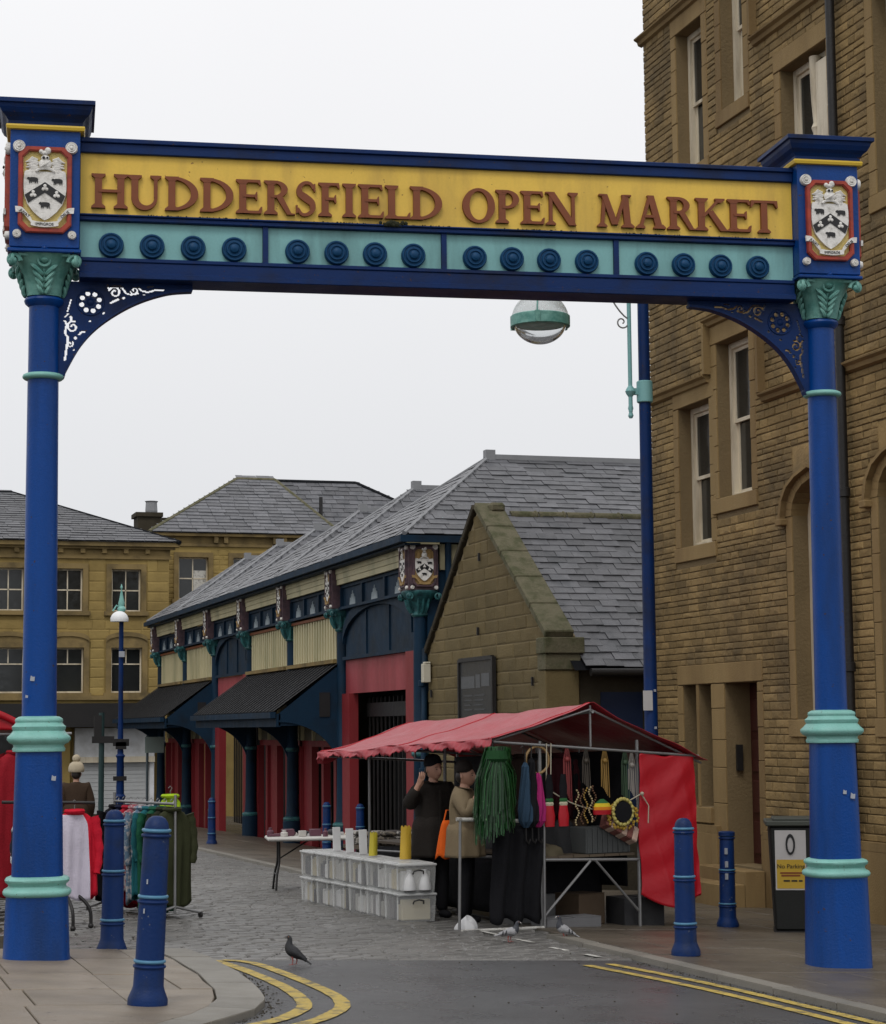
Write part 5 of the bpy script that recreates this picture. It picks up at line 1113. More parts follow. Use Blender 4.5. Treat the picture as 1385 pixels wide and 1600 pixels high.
def plate(name, x0, x1, z0, z1, m_, lift, parent=BN): q = MB(); q.add([(x0, bz(z0)-lift, z0), (x1, bz(z0)-lift, z0), (x1, bz(z1)-lift, z1), (x0, bz(z1)-lift, z1), (x0, bz(z0)-lift+.003, z0), (x1, bz(z0)-lift+.003, z0), (x1, bz(z1)-lift+.003, z1), (x0, bz(z1)-lift+.003, z1)], [(0,1,2,3),(7,6,5,4),(0,4,5,1),(1,5,6,2),(2,6,7,3),(3,7,4,0)]); return q.build(name, m_, parent)
nb = plate('notice', -.235, .06, .42, .99, paint('notice_white', (.45, .43, .42)), .004)
plate('notice_yellow', -.222, .048, .435, .71, paint('notice_yellow', (.45, .29, .03)), .008, nb)
b = MB(); A = [(-.088+.045*math.cos(R(a)), .855+.10*math.sin(R(a))) for a in range(0, 361, 15)]; B_ = [(-.088+.028*math.cos(R(a)), .85+.072*math.sin(R(a))) for a in range(0, 361, 15)]; b.strip(A, B_, -.294, -.286); b.build('oval_mark', 'black_relief', nb)
tm = text_mesh('lettering', 'No Parking', .058, 'black_relief', .001); o = link('lettering', tm, nb); o.matrix_basis = Matrix.Translation((-.088, bz(.645)-.011, .645)) @ Matrix.Rotation(R(92.5), 4, 'X')
for j, (z, a, c) in enumerate(((.575, -.19, .02), (.55, -.18, .0), (.50, -.16, -.10), (.50, -.085, -.03), (.50, -.015, .02))): plate('print_line', a, c, z, z+.016, 'rust' if j < 2 else 'black_relief', .011, nb)

# ================================================================== GARMENTS
def garment(label, loc, rz, m_, L3=.95, W3=.50, D3=.13, sleeve=True, m2=None, seed=0, cat='jacket', name='jacket', group=None, zip_=None):
    """a jacket on a hanger: body, two sleeves, collar, hook; hangs from loc"""
    rr = random.Random(seed); t = thing(name, label, cat, loc, rz, group); ph = [rr.uniform(0, 6) for _ in range(5)]
    def body(u, v):
        a = 2*math.pi*u; z = -.05-L3*v; w_ = W3/2*(.30+.70*min(1, v*7)**.6)*(.93+.10*v) if v < .2 else W3/2*(.95+.06*v)
        d = D3/2*(.6+.5*min(1, v*3)); fold = (.07*math.sin(7*a+ph[0])+.06*abs(math.sin(6.5*a+ph[1]))-.03+.05*math.sin(11*a+ph[4]+v*3))*min(1, v*1.6)
        return (w_*math.cos(a)*(1+fold*.5), d*math.sin(a)*(1+fold*3.2)+.02*math.sin(4*v+ph[2])*v, z-.03*math.sin(3*a+ph[3])*v)
    b = MB(); b.grid(body, 72, 24)
    if m2:
        for i in range(len(b.f)): uu = (i % 72+.5)/72; b.mi[i] = 1 if min(uu, 1-uu) < .155 or i//72 < 1 else 0
    b.build('body', [m_, m2] if m2 else m_, t, smooth=60, thick=.004)
    if sleeve:
        for sx in (-1, 1):
            b = MB(); P = smoothpts([(sx*W3*.43, 0, -.10), (sx*W3*.50, -.01, -.22), (sx*(W3*.51+.02*rr.random()), -.03, -.42), (sx*(W3*.48), -.045-.03*rr.random(), -.54-.08*rr.random())], 5); b.tube(P, [.048-.001*i+.006*math.sin(i*1.9+ph[4]) for i in range(len(P))], 12); b.v = [(x, y*.6-.01, z) for x, y, z in b.v]; b.build('sleeve', m2 or m_, t, smooth=60)
    b = MB(); b.torus((0, 0, -.05), .075, .022, 16, 6); b.build('collar', m2 or m_, t, smooth=True)
    b = MB(); b.tube([(0, 0, -.03), (0, 0, .0), (.02, 0, .03), (0, 0, .05), (-.02, 0, .03)], .004, 5); b.build('hanger_hook', 'steel', t)
    return t

# ================================================================== RED MARKET STALL
def cl_grid(fn, nu, nv, name, m_, parent, thick=.006, smooth=True):
    b = MB(); b.grid(fn, nu, nv); o = b.build(name, m_, parent, smooth=60 if smooth else False); md = o.modifiers.new('t', 'SOLIDIFY'); md.thickness = thick; md.offset = 0; return o
SZ = gz(6.655, 18.7); SR = math.atan2(.21, .978)
ST = thing('market_stall', 'market stall with red pitched canopy and steel frame, hung with goods', 'market stall', (6.655, 18.7, SZ), SR)
LEN = 3.85
def roofz(p, q):
    """height of the canopy at cross position p (-.6..1.93), length position q (0..1)"""
    ridge = 2.175-.17*q; fr = 1.845-.17*q; bk = 1.60-.12*q
    sag = -.035*math.sin(math.pi*2*q)**2
    z = fr+(ridge-fr)*((p+.6)/1.17) if p < .57 else ridge+(bk-ridge)*((p-.57)/1.36)
    edge = 1-abs((p+.6)/1.17*2-1)**2 if p < .57 else 1-abs((p-.57)/1.36*2-1)**2
    return z+sag*(.4+edge)-.03*edge
def can(u, v):
    p = -.6+2.53*u; q = v; w_ = .009*math.sin(q*19+p*5.5)*(.3+abs(math.sin(q*3.1+p)))+.004*math.sin(q*41-p*7)+.005*math.sin(q*9+p*13)
    return (p, -.1+LEN*q+.02*math.sin(p*3), roofz(p, q)+w_)
cl_grid(can, 60, 120, 'canopy', 'canopy_red', ST, .004)
def val(u, v):
    q = v; dr = u*(.075+.018*math.sin(q*13)+.014*math.sin(q*47+1)+.010*math.sin(q*133)+.006*math.sin(q*311)); return (-.6-.02*u+.012*math.sin(q*50+u*3), -.1+LEN*q, roofz(-.6, q)+.006*math.sin(q*19-3.3)-dr)
cl_grid(val, 4, 300, 'valance', 'canopy_red', ST, .004)
def far(u, v): p = -.6+2.53*u; return (p, -.1+LEN+.02*math.sin(u*20), roofz(p, 1)-v*(.12+.03*math.sin(u*30)))
cl_grid(far, 30, 3, 'end_flap', 'canopy_red', ST, .004)
def bar(name, *segs, r=.016, parent=ST, m_='steel'):
    b = MB()
    for a, c in segs: b.tube([a, c], r, 8)
    return b.build(name, m_, parent, smooth=True)
for y in (0, 1.9, 3.65):
    for x in (0, 1.14): bar('leg', ((x, y, gz(6.655+.978*x-.21*y, 18.7+.21*x+.978*y)-SZ), (x, y, 1.80-.04*y)), r=.018)
    q = y/LEN
    bar('chord', ((-.56, y-.06 if y == 0 else y, 1.80-.045*y), (1.85, y-.06 if y == 0 else y, 1.63-.035*y)), r=.014)
    bar('rafter', ((-.58, y-.03, roofz(-.58, q)-.05), (.57, y-.03, roofz(.57, q)-.07)), r=.012); bar('rafter', ((.57, y-.03, roofz(.57, q)-.07), (1.9, y-.03, roofz(1.9, q)-.05)), r=.012); bar('king_post', ((.57, y-.03, 1.74-.04*y), (.57, y-.03, roofz(.57, q)-.03)), r=.012)
bar('rail', ((0, 0, .66), (1.14, 0, .62))); bar('rail', ((0, 0, .66), (0, 3.65, .58))); bar('rail', ((1.14, 0, .62), (1.14, 3.65, .55)))
bar('brace', ((.56, -.01, .63), (.02, -.01, .12)), r=.013); bar('brace', ((.62, -.01, .63), (1.12, -.01, .12)), r=.013)
for k in range(6): q = MB(); q.box((.03+.18*k, .02, .665), (.03+.18*k+.172, 3.65, .69)); q.build('table_board', paint('board_wood', (.10, .075, .05), .7), ST)
bar('ridge_pole', ((.57, -.08, 2.08), (.57, 3.7, 1.90)), r=.014)
# sheets hung on the stall are separate things
tp = thing('tarpaulin', 'bright red tarpaulin hung down the right end of the stall', 'tarpaulin', ST.location, SR, None)
def tarp(u, v):
    L2_ = 1.62; d = u*L2_; z0 = 1.66-.05*u; zb = .28-.14*math.sin(min(1, u/.45)*math.pi)+.10*(u > .4)*(u-.4); z = z0+(zb-z0)*v
    x = 1.12+min(d, .66); y = -.07+max(0, d-.66); f_ = .022*math.sin(u*15+v*2)*v+.020*(abs(math.sin(u*11-v*2.2))**.5-.6)*(.3+v)+.010*(abs(math.sin(v*5+u*8))**.6)*(1-v*.4)+.004*math.sin(v*31+u*23)
    return (x+(f_ if d > .66 else .03*math.sin(v*9)*v), y+(f_ if d <= .66 else 0)-.05*v*math.sin(u*5), z+.02*math.sin(u*25)*(1-v))
cl_grid(tarp, 70, 60, 'sheet', 'tarp_red', tp, .004)
bk = thing('backcloth', 'black cloth hung along the back of the red stall', 'cloth', ST.location, SR)
cl_grid(lambda u, v: (1.10+.03*math.sin(u*30)*v, .15+3.5*u, 1.70-.1*u-1.35*v), 60, 8, 'sheet', 'cloth_black', bk)
def at_stall(p, q, z=0): return (6.655+.978*p-.21*q, 18.7+.21*p+.978*q, SZ+z)
# rope and goods strung across the end frame
rp_ = thing('rope', 'cream rope strung across the end of the stall with hanging goods', 'rope', at_stall(0, -.08), SR)
b = MB(); b.tube([(.03, 0, 1.78), (.02, 0, 1.33)], .006, 6); b.tube([(.08, 0, 1.78), (.07, 0, 1.35)], .006, 6); b.tube(smoothpts([(.05, 0, 1.33), (.3, -.01, 1.20), (.58, -.01, 1.13), (.85, -.01, 1.16), (1.13, 0, 1.27)], 6), .006, 6); b.tube([(1.12, -.01, 1.27), (1.2, -.02, 1.15), (1.19, -.02, .98)], .006, 6); b.sphere((.05, 0, 1.34), .022); b.sphere((1.13, -.01, 1.27), .02); b.build('cord', paint('rope_cream', (.38, .34, .26)), rp_)
hp = thing('hoop', 'tan cane hoop hanging under the stall canopy', 'hoop', at_stall(-.06, -.05, 1.62), SR); b = MB(); b.torus((0, 0, 0), .13, .013, 26, 8, 'y'); b.build('ring', paint('cane', (.30, .19, .08)), hp, smooth=True)
def sock(x, lab):
    t = thing('knitted_scarf', lab, 'scarf', at_stall(x, -.10, .98), SR); cs = [(.0, .20, 'tarp_red'), (.20, .235, cloth('knit_cream', (.5, .45, .33))), (.235, .27, cloth('knit_green', (.03, .12, .04))), (.27, .50, 'cloth_black')]
    for z0, z1, m_ in cs:
        b = MB(); b.lathe([(.055-.03*z0/.5, z0), (.062-.03*z0/.5, (z0+z1)/2), (.056-.03*z1/.5, z1)], 14); o = b.build('band', m_, t, smooth=True); o.scale = (1, .4, 1)
sock(.04, 'red-tipped black scarf hanging by the left leg of the stall'); sock(.20, 'small red-tipped black scarf hanging second from the left leg')
bd = thing('bead_necklaces', 'bunch of cream and brown beads hanging from the rope', 'necklace', at_stall(.45, -.11, .96), SR); 
for s in range(5):
    b = MB()
    for k in range(16): b.sphere((-.10+.05*s+.02*math.sin(k*.8+s), -.012*(s % 2), .03*s*.3+.36-.022*k), .010, 6, 4)
    b.build('bead_strand', paint('bead_%d' % (s % 3), [(.42, .33, .18), (.12, .06, .03), (.35, .22, .05)][s % 3]), bd)
kc = thing('knitted_hat', 'green, yellow and red knitted cap hanging from the rope', 'cap', at_stall(.64, -.11, 1.08), SR)
for z0, z1, r0_, r1_, m_ in ((.0, .045, .10, .105, 'tarp_red'), (.045, .075, .105, .10, cloth('knit_orange', (.6, .2, .02))), (.075, .11, .10, .08, cloth('knit_yellow', (.6, .45, .03))), (.11, .15, .08, .02, 'knit_green')): b = MB(); b.lathe([(r0_, z0), (r1_, z1)], 16); o = b.build('band', m_, kc, smooth=True); o.scale = (1, .5, 1)
wr = thing('beaded_wreath', 'round yellow and black beaded wreath hanging from the rope', 'wreath', at_stall(.88, -.12, 1.10), SR)
b = MB()
for k in range(34): a = k*2*math.pi/34; b.sphere((.115*math.cos(a), .01*(k % 2), .125*math.sin(a)), .019, 7, 5)
b.build('ring', paint('bead_yellow', (.42, .36, .10)), wr)
b = MB()
for k in range(44): a = k*2.4; r_ = .15+.05*random.random(); b.sphere((r_*math.cos(a), .02, r_*.7*math.sin(a)-.04), random.uniform(.012, .02), 6, 4)
b.build('outer_beads', paint('bead_gold', (.38, .24, .03)), wr); b = MB(); b.cb((0, .0, 0), (.016, .02, .10)); b.build('tag', 'sticker_white', wr); b = MB(); b.lathe([(.10, 0), (.1, .012)], 20); o = b.build('centre', 'cloth_black', wr); o.rotation_euler = (R(90), 0, 0)
# goods lying on the stall table
def heap(name, label, cat, p, q, z, sx, sy, sz, m_, seed):
    rr = random.Random(seed); t = None; b = MB(); ph = [rr.uniform(0, 6) for _ in range(6)]
    def f(u, v):
        a = 2*math.pi*u; r_ = 1-abs(1-v)**1.0; k = 1+.18*math.sin(3*a+ph[0])+.10*math.sin(5*a+ph[1]+v*3); h = v if v < 1 else 1
        rad = math.cos(v*math.pi/2)**.55*k; return (sx*rad*math.cos(a), sy*rad*math.sin(a), sz*(math.sin(v*math.pi/2))*(1+.15*math.sin(2*a+ph[2])+.08*math.sin(7*a+ph[3])))
    b.grid(f, 28, 10); o = b.build(name, m_, smooth=60); o.location = at_stall(p, q, z); o.rotation_euler = (0, 0, SR+rr.uniform(-.5, .5)); return tag(o, label, cat, 'goods on the stall table')
heap('folded_clothes', 'pale crumpled clothes on the stall table beside the left leg', 'clothes', .2, .22, .69, .20, .15, .09, cloth('c_khaki', (.13, .11, .07)), 1)
heap('folded_clothes', 'dark heap of clothes in the middle of the stall table', 'clothes', .55, .5, .69, .24, .2, .28, cloth('c_char', (.03, .03, .032)), 2)
heap('folded_clothes', 'brown heap of clothes behind the striped bag on the stall', 'clothes', .85, .9, .69, .24, .2, .34, cloth('c_brown', (.07, .045, .03)), 3)
heap('folded_clothes', 'grey heap of clothes further back on the stall table', 'clothes', .5, 1.4, .69, .24, .25, .25, cloth('c_grey', (.08, .08, .085)), 4)
bx = thing('display_case', 'grey ribbed case standing on the stall table near the right leg', 'case', at_stall(.80, .18, .69), SR)
b = MB(); b.cb((0, 0, .13), (.52, .3, .26)); o = b.build('body', paint('case_grey', (.06, .065, .065)), bx, bevel=.01)
for k in range(9): q = MB(); q.cb((-.24+.06*k, -.155, .13), (.02, .008, .24)); q.build('rib', 'case_grey', bx)
sg = thing('striped_bag', 'pink and cream striped bag lying tilted on the stall table', 'bag', at_stall(.90, -.02, .94), SR)
for k in range(6): q = MB(); q.cb((-.17+.068*k, 0, 0), (.066, .12, .16)); o = q.build('stripe', cloth('stripe_a', (.42, .30, .24)) if k % 2 else cloth('stripe_b', (.18, .07, .06)), sg, bevel=.01)
sg.rotation_euler = (R(-20), R(28), SR)
def carton(label, p, q, z, dx, dy, dz, c, rz):
    t = thing('cardboard_box', label, 'box', at_stall(p, q, z+.0), SR+rz, 'boxes under the stall'); m_ = paint('card_%s' % c[0], c[1], .8)
    b = MB(); b.cb((0, 0, dz/2), (dx, dy, dz)); b.build('body', m_, t, bevel=.005); 
    for s in (-1, 1): b = MB(); b.cb((s*dx*.26, 0, dz+.004), (dx*.47, dy, .006)); b.build('flap', m_, t)
carton('brown cardboard box under the stall table, behind the braces', .72, .45, -.02, .36, .36, .30, ('brown', (.075, .05, .03)), .2)
carton('dark storage box under the right side of the stall', 1.25, .25, -.05, .45, .4, .28, ('dark', (.02, .02, .022)), -.1)
carton('pale grey box under the stall table near the left leg', .25, .75, -.01, .5, .4, .28, ('pale', (.13, .13, .13)), .05)
carton('flat pale slab-like box on the ground between the stall legs', .34, .10, -.01, .64, .28, .10, ('slab', (.15, .15, .155)), .04)
# display rail with black cloth in front of the stall
DR = thing('display_rail', 'silver display rail with white top bar in front of the stall', 'clothes rail', at_stall(-.5, -.08), SR)
bar('upright', ((-.46, 0, .0), (-.44, 0, 1.07)), r=.014, parent=DR); bar('upright', ((.48, 0, .0), (.49, 0, 1.07)), r=.014, parent=DR)
bar('top_bar', ((-.48, 0, 1.08), (.52, 0, 1.03)), r=.018, parent=DR, m_='white_paint'); bar('bottom_bar', ((-.45, 0, .04), (.47, 0, .025)), r=.016, parent=DR, m_='white_paint')
for s in (-.46, .48): bar('foot', ((s, -.14, .01), (s, .2, .01)), r=.014, parent=DR)
for k, s in enumerate((.08, .32)):
    o = cl_grid(lambda u, v, s=s, k=k: (s-.16+.33*u+.015*math.sin(v*5+k), .03+.035*math.sin(u*11+k+v*2), 1.0-.01*k-(.90+.03*math.sin(u*9+k))*v), 22, 14, 'black_dress', 'cloth_black', None, .004); o.location = DR.location; o.rotation_euler = DR.rotation_euler
    tag(o, ['long black dress hanging in the middle of the silver display rail', 'long black dress hanging at the right of the silver display rail'][k], 'dress', 'black dresses on the display rail')
wb = thing('plastic_bag', 'white crumpled bag lying at the foot of the display rail', 'bag', at_stall(-.82, .02, .04), SR); b = MB(); b.grid(lambda u, v: (.11*math.cos(6.283*u)*math.cos(v*1.57)*(1+.3*math.sin(u*19)), .07*math.sin(6.283*u)*math.cos(v*1.57), .11*math.sin(v*1.57)*(1+.25*math.sin(u*13))), 24, 8); b.build('body', paint('bag_white', (.6, .6, .6)), wb)
# green raffia skirt and folded umbrellas hanging from the canopy
gs = thing('raffia_skirt', 'shiny green raffia skirt hanging from the front of the canopy', 'skirt', at_stall(-.60, -.18, .92), SR)
b = MB(); rr = random.Random(5)
for k in range(1500):
    hood = k % 4 == 0; a = rr.uniform(0, 6.283); a2 = a+rr.gauss(.05, .22); top = .03+.06*rr.random(); bot = (.09+.13*rr.random()) if not hood else (.05+.06*rr.random())
    L3 = (rr.uniform(.52, .80) if not hood else rr.uniform(.22, .38))*(1-.10*math.cos(a2)); w_ = rr.uniform(.0025, .0065); z0 = .80+rr.uniform(-.03, .04); ox = .07 if hood else .035*math.sin(a*2)
    pts = [(ox+top*math.cos(a)*1.1, top*math.sin(a)*.8, z0), (ox*.6+(top*.5+bot*.62)*math.cos(a2)*1.25, (top*.4+bot*.5)*math.sin(a2)*.8, z0-L3*.42), (bot*math.cos(a2)*1.05-.02, bot*math.sin(a2)*.75, z0-L3)]
    t_ = Vector((-math.sin(a), math.cos(a), .0))*w_; v = []
    for p in pts: v += [tuple(Vector(p)-t_), tuple(Vector(p)+t_)]
    b.add(v, [(0, 1, 3, 2), (2, 3, 5, 4)])
b.build('strands', mat('raffia', (.008, .055, .012), .35, .3, 30, isl=.8, c2=(.09, .20, .08), c2s=30, c2t=.66, c2w=.05) and 'raffia', gs, kind='stuff')
b = MB(); b.lathe([(.05, .78), (.10, .80), (.12, .72), (.08, .68)], 14); b.build('waistband', cloth('raffia_dark', (.015, .06, .02)), gs)
def brolly(label, p, c, h):
    t = thing('folded_umbrella', label, 'umbrella', at_stall(p, -.12, .98), SR); b = MB()
    prof = [(.012, h), (.03, h-.04), (.065, .18), (.06, .06), (.02, .0)]
    n = 16; vs_ = []
    for r_, z in prof:
        for i in range(n): a = 6.283*i/n; k = 1+.25*(i % 2); vs_.append((r_*k*math.cos(a+z*2), r_*k*math.sin(a+z*2), z))
    b.add(vs_, [(j*n+i, j*n+(i+1) % n, (j+1)*n+(i+1) % n, (j+1)*n+i) for j in range(len(prof)-1) for i in range(n)]); b.build('canopy', c, t, smooth=30)
    b = MB(); b.tube([(0, 0, -.12), (0, 0, h+.12)], .008, 6); b.tube([(0, 0, -.12), (.03, 0, -.15), (.045, 0, -.11)], .01, 6); b.build('stick', 'black_iron', t)
brolly('dark blue folded umbrella hanging beside the green skirt', -.24, cloth('u_blue', (.03, .06, .10)), .62)
brolly('pink and dark folded umbrella hanging left of the stall leg', -.10, cloth('u_pink', (.33, .02, .13)), .52)
brolly('black folded umbrella hanging between the blue and pink ones', -.17, 'cloth_black', .66)

# ================================================================== PLASTIC BOXES
def pbox(label, x, y, z, first, seed):
    t = thing('plastic_box', label, 'plastic box', (x, y, z), BRZ, 'clear plastic storage boxes'); rr = random.Random(seed)
    W_, D_, H_ = .385, .475, .285
    def shell(k, zb, zt): return [(-W_/2*.93*k, -D_/2*.95*k, zb), (W_/2*.93*k, -D_/2*.95*k, zb), (W_/2*.93*k, D_/2*.95*k, zb), (-W_/2*.93*k, D_/2*.95*k, zb), (-W_/2*k, -D_/2*k, zt), (W_/2*k, -D_/2*k, zt), (W_/2*k, D_/2*k, zt), (-W_/2*k, D_/2*k, zt)]
    b = MB(); b.add(shell(1, .0, H_-.03), [(0,3,2,1),(0,1,5,4),(1,2,6,5),(2,3,7,6),(3,0,4,7)]); b.build('tub', 'plastic_clear', t)
    for k in (-.17, .17): b = MB(); b.box((-W_/2-.003, k-.006, .02), (-W_/2+.010, k+.006, H_-.03)); b.build('rib', 'plastic_lid', t)
    b = MB(); b.cb((0, 0, H_-.02), (W_+.02, D_+.02, .022)); b.cb((0, 0, H_-.006), (W_-.03, D_-.03, .012)); b.build('lid', 'plastic_lid', t, bevel=.006)
    b = MB(); b.tube([(-.055, -D_/2-.012, H_*.62), (-.05, -D_/2-.03, H_*.72), (0, -D_/2-.034, H_*.76), (.05, -D_/2-.03, H_*.72), (.055, -D_/2-.012, H_*.62)], .008, 6); b.build('handle', 'black_iron', t)
    n = 5
    for k in range(n):
        c = rr.choice([(.42, .41, .38), (.60, .59, .57), (.16, .15, .15), (.50, .44, .30), (.04, .04, .05), (.66, .66, .66)]); m_ = paint('pack_%02d' % int(c[0]*100), c)
        y0 = -D_/2+.04+(D_-.08)*k/n; b = MB(); hh = rr.uniform(.16, .235); b.box((-W_/2+.04, y0+.006, .012), (W_/2-.04, y0+(D_-.08)/n-.006, hh)); b.build('contents', m_, t, bevel=.01)
    if first:
        for s in (-.08, .08): b = MB(); b.lathe([(.07, .02), (.07, .05), (.05, .14), (.025, .19), (.03, .22)], 14, (s, -D_/2+.03, 0)); b.build('bottle', 'bag_white', t, smooth=True)
bx0, bx1 = Vector((5.62, 19.72)), Vector((5.40, 22.48)); BRZ = math.atan2(-(bx1.x-bx0.x), bx1.y-bx0.y)
words = ['nearest', 'second', 'third', 'fourth', 'fifth', 'farthest']
for i in range(6):
    p = bx0+(bx1-bx0)*i/5; z = gz(p.x, p.y)+.01
    for tier in range(2): pbox('clear plastic box, %s from the camera in the %s tier of the row' % (words[i], ('bottom', 'top')[tier]) if 0 < i < 5 else 'clear plastic box, %s in the %s tier of the row' % (words[i], ('bottom', 'top')[tier]), p.x, p.y, z+tier*.289, i == 0 and tier == 1, i*2+tier)
def bagcard(label, x, y, z, h, m_, cat='bag', name='paper_bag', w_=.13):
    t = thing(name, label, cat, (x, y, z), BRZ+.1); b = MB(); b.grid(lambda u, v: (w_*(u-.5)*(1-.12*v)+.01*v, .03*math.sin(math.pi*u)*(1-v*.7)*-1, h*v+.012*math.sin(u*18)*v), 10, 6); b.grid(lambda u, v: (w_*(u-.5)*(1-.12*v)+.01*v, .03*math.sin(math.pi*u)*(1-v*.7), h*v+.012*math.sin(u*18)*v), 10, 6); b.build('body', m_, t)
zt = lambda x, y: gz(x, y)+.595
bagcard('yellow bag standing upright on the boxes, nearer the shoppers', 5.66, 20.0, zt(5.66, 20.0), .33, paint('bag_yellow', (.55, .36, .04)))
bagcard('small yellow bag standing on the boxes further back', 5.52, 20.75, zt(5.5, 20.75), .24, paint('bag_lime', (.50, .42, .04)), w_=.10)
for k, (i, lab) in enumerate(((2.5, 'nearest'), (3.3, 'middle'), (4.1, 'farthest'))):
    p = bx0+(bx1-bx0)*i/5; q = MB(); q.cb((0, 0, .13), (.09, .012, .26)); o = q.build('price_card', 'bag_white', bevel=.003); o.location = (p.x, p.y, zt(p.x, p.y)); o.rotation_euler = (R(-6), 0, BRZ); tag(o, 'white upright card on the plastic boxes, %s of three' % lab, 'card', 'white cards on the boxes')

# ================================================================== FOLDING TABLE AND TRESTLE WITH GOODS
FT = thing('folding_table', 'white folding table with dark wishbone legs on the setts', 'table', (5.88, 24.7, gz(5.88, 24.7)), R(-8))
b = MB(); b.cb((0, 0, .655), (1.3, .62, .045)); b.build('table_top', paint('table_white', (.5, .49, .46)), FT, bevel=.015)
for sx in (-1, 1):
    for sy in (-1, 1): b = MB(); b.tube(smoothpts([(sx*.50, sy*.14, .63), (sx*.50, sy*.15, .38), (sx*.53, sy*.20, .22), (sx*.55, sy*.26, .0)], 5), .014, 8); b.build('leg', 'black_iron', FT, smooth=True)
    b = MB(); b.tube([(sx*.53, -.2, .22), (sx*.53, .2, .22)], .011, 6); b.tube([(sx*.5, 0, .40), (sx*.12, 0, .63)], .010, 6); b.build('cross_bar', 'black_iron', FT)
ORD = 'first second third fourth fifth sixth seventh eighth ninth tenth eleventh twelfth thirteenth fourteenth fifteenth sixteenth seventeenth eighteenth nineteenth twentieth twenty-first twenty-second'.split()
rr = random.Random(11); cols_ = [(.5, .48, .45), (.03, .03, .035), (.25, .05, .06), (.5, .4, .3), (.12, .05, .07), (.45, .44, .44)]
for k in range(22):
    x, y = -.60+.055*k, rr.uniform(-.24, .24); c = rr.randrange(6); b = MB(); h = rr.uniform(.03, .12); r_ = rr.uniform(.02, .05)
    if k % 3 == 0: b.lathe([(r_, 0), (r_, h*.6), (r_*.5, h*.75), (r_*.55, h)], 10)
    elif k % 3 == 1: b.cb((0, 0, h*.35), (r_*3, r_*2, h*.7))
    else: b.sphere((0, 0, r_*.8), r_, 10, 7, (1.3, 1, .8))
    o = b.build('trinket', paint('trinket_%d' % c, cols_[c]), bevel=.004 if k % 3 == 1 else 0, smooth=40); ca, sa = math.cos(R(-8)), math.sin(R(-8)); o.location = (5.88+x*ca-y*sa, 24.7+x*sa+y*ca, gz(5.88, 24.7)+.679)
    tag(o, '%s %s, %s from the left on the white folding table' % (['white', 'black', 'dark red', 'tan', 'plum', 'pale grey'][c], ['small jar', 'small box', 'round trinket'][k % 3], ORD[k]), 'trinket', 'trinkets on the folding table')
TT = thing('trestle_table', 'low trestle table with patterned goods behind the plastic boxes', 'table', (6.62, 23.4, gz(6.62, 23.4)), R(10))
b = MB(); b.cb((0, 0, .62), (1.3, .7, .04)); b.build('table_top', 'board_wood', TT)
for sx in (-.5, .5):
    for sy in (-.25, .25): b = MB(); b.tube([(sx, sy, .6), (sx*1.1, sy*1.2, 0)], .02, 6); b.build('leg', 'board_wood', TT)
cl_grid(lambda u, v: (-.66+1.32*u, -.365+.01*math.sin(u*30), .645-.3*v), 30, 4, 'cloth_skirt', cloth('c_dark2', (.03, .03, .03)), TT)
for k in range(12):
    x, y = -.52+.21*(k % 6), -.16+.30*(k//6); c = rr.choice([(.32, .30, .27), (.06, .05, .05), (.2, .17, .13), (.4, .38, .36)]); b = MB(); b.cb((0, 0, .05), (.18, .24, .10)); b.cb((0.01, 0, .13), (.17, .22, .05)); o = b.build('folded_shirt', cloth('shirt_%02d' % int(c[0]*100), c, c2=(.05, .045, .04), c2s=18, c2t=.5, c2w=.04), bevel=.02)
    ca, sa = math.cos(R(10)), math.sin(R(10)); o.location = (6.62+x*ca-y*sa, 23.4+x*sa+y*ca, gz(6.62, 23.4)+.64); tag(o, 'patterned folded shirt, %s from the left in the %s row on the trestle table' % (ORD[k % 6], ('front', 'back')[k//6]), 'shirt', 'folded shirts on the trestle table')

# dark stock hanging inside the stall; black sheets added as shade under its table
sk = thing('table_shade_sheets', 'black sheets added round the stall table to stand in for shade under it', 'cloth', ST.location, SR)
cl_grid(lambda u, v: (-.005+.015*math.sin(u*40)*v, .12+3.5*u, .655-.02*u-.56*v), 60, 6, 'side_sheet', 'cloth_black', sk)
cl_grid(lambda u, v: (.04+1.06*u, .62+.02*math.sin(u*25)*v, .65-.60*v), 30, 6, 'cross_sheet', 'cloth_black', sk)
for k, (p, q, nm, c) in enumerate(((.26, .75, 'dark brown', (.028, .018, .014)), (.50, .82, 'charcoal', (.018, .018, .02)), (.74, .78, 'dark maroon', (.05, .010, .014)), (.97, .80, 'black', (.010, .010, .012)))):
    garment('%s jumper hanging inside the stall behind the strung goods' % nm, at_stall(p, q, 1.70), SR+R((-12, 8, -5, 14)[k]), cloth('st_'+nm.replace(' ', '_'), c), .62, .30, .10, True, seed=90+k, cat='jumper', name='jumper', group='dark jumpers inside the stall')

# more stock strung on the end frame
for k, (p, z, L5, c) in enumerate(((.30, 1.62, .42, (.20, .03, .03)), (.52, 1.60, .30, (.05, .04, .03)), (.74, 1.60, .36, (.24, .14, .03)), (.98, 1.58, .46, (.03, .06, .03)), (1.06, 1.55, .34, (.22, .20, .18)))):
    t = thing('tassel', '%s tassel hanging from the end chord of the stall' % ('dark red', 'brown', 'mustard', 'dark green', 'pale grey')[k], 'tassel', at_stall(p, -.02, z), SR, 'tassels on the end chord'); b = MB()
    for j in range(7): x = -.04+.013*j; b.tube([(x*.3, 0, .12), (x, .01*(j % 2), 0), (x*1.2+.008*math.sin(j), -.01, -L5*(.7+.05*j))], .005, 5)
    b.build('strands', paint('cord_%d' % k, c), t); b = MB(); b.sphere((0, 0, .0), .028, 10, 6); b.build('knot', paint('cord_%d' % k, c), t)
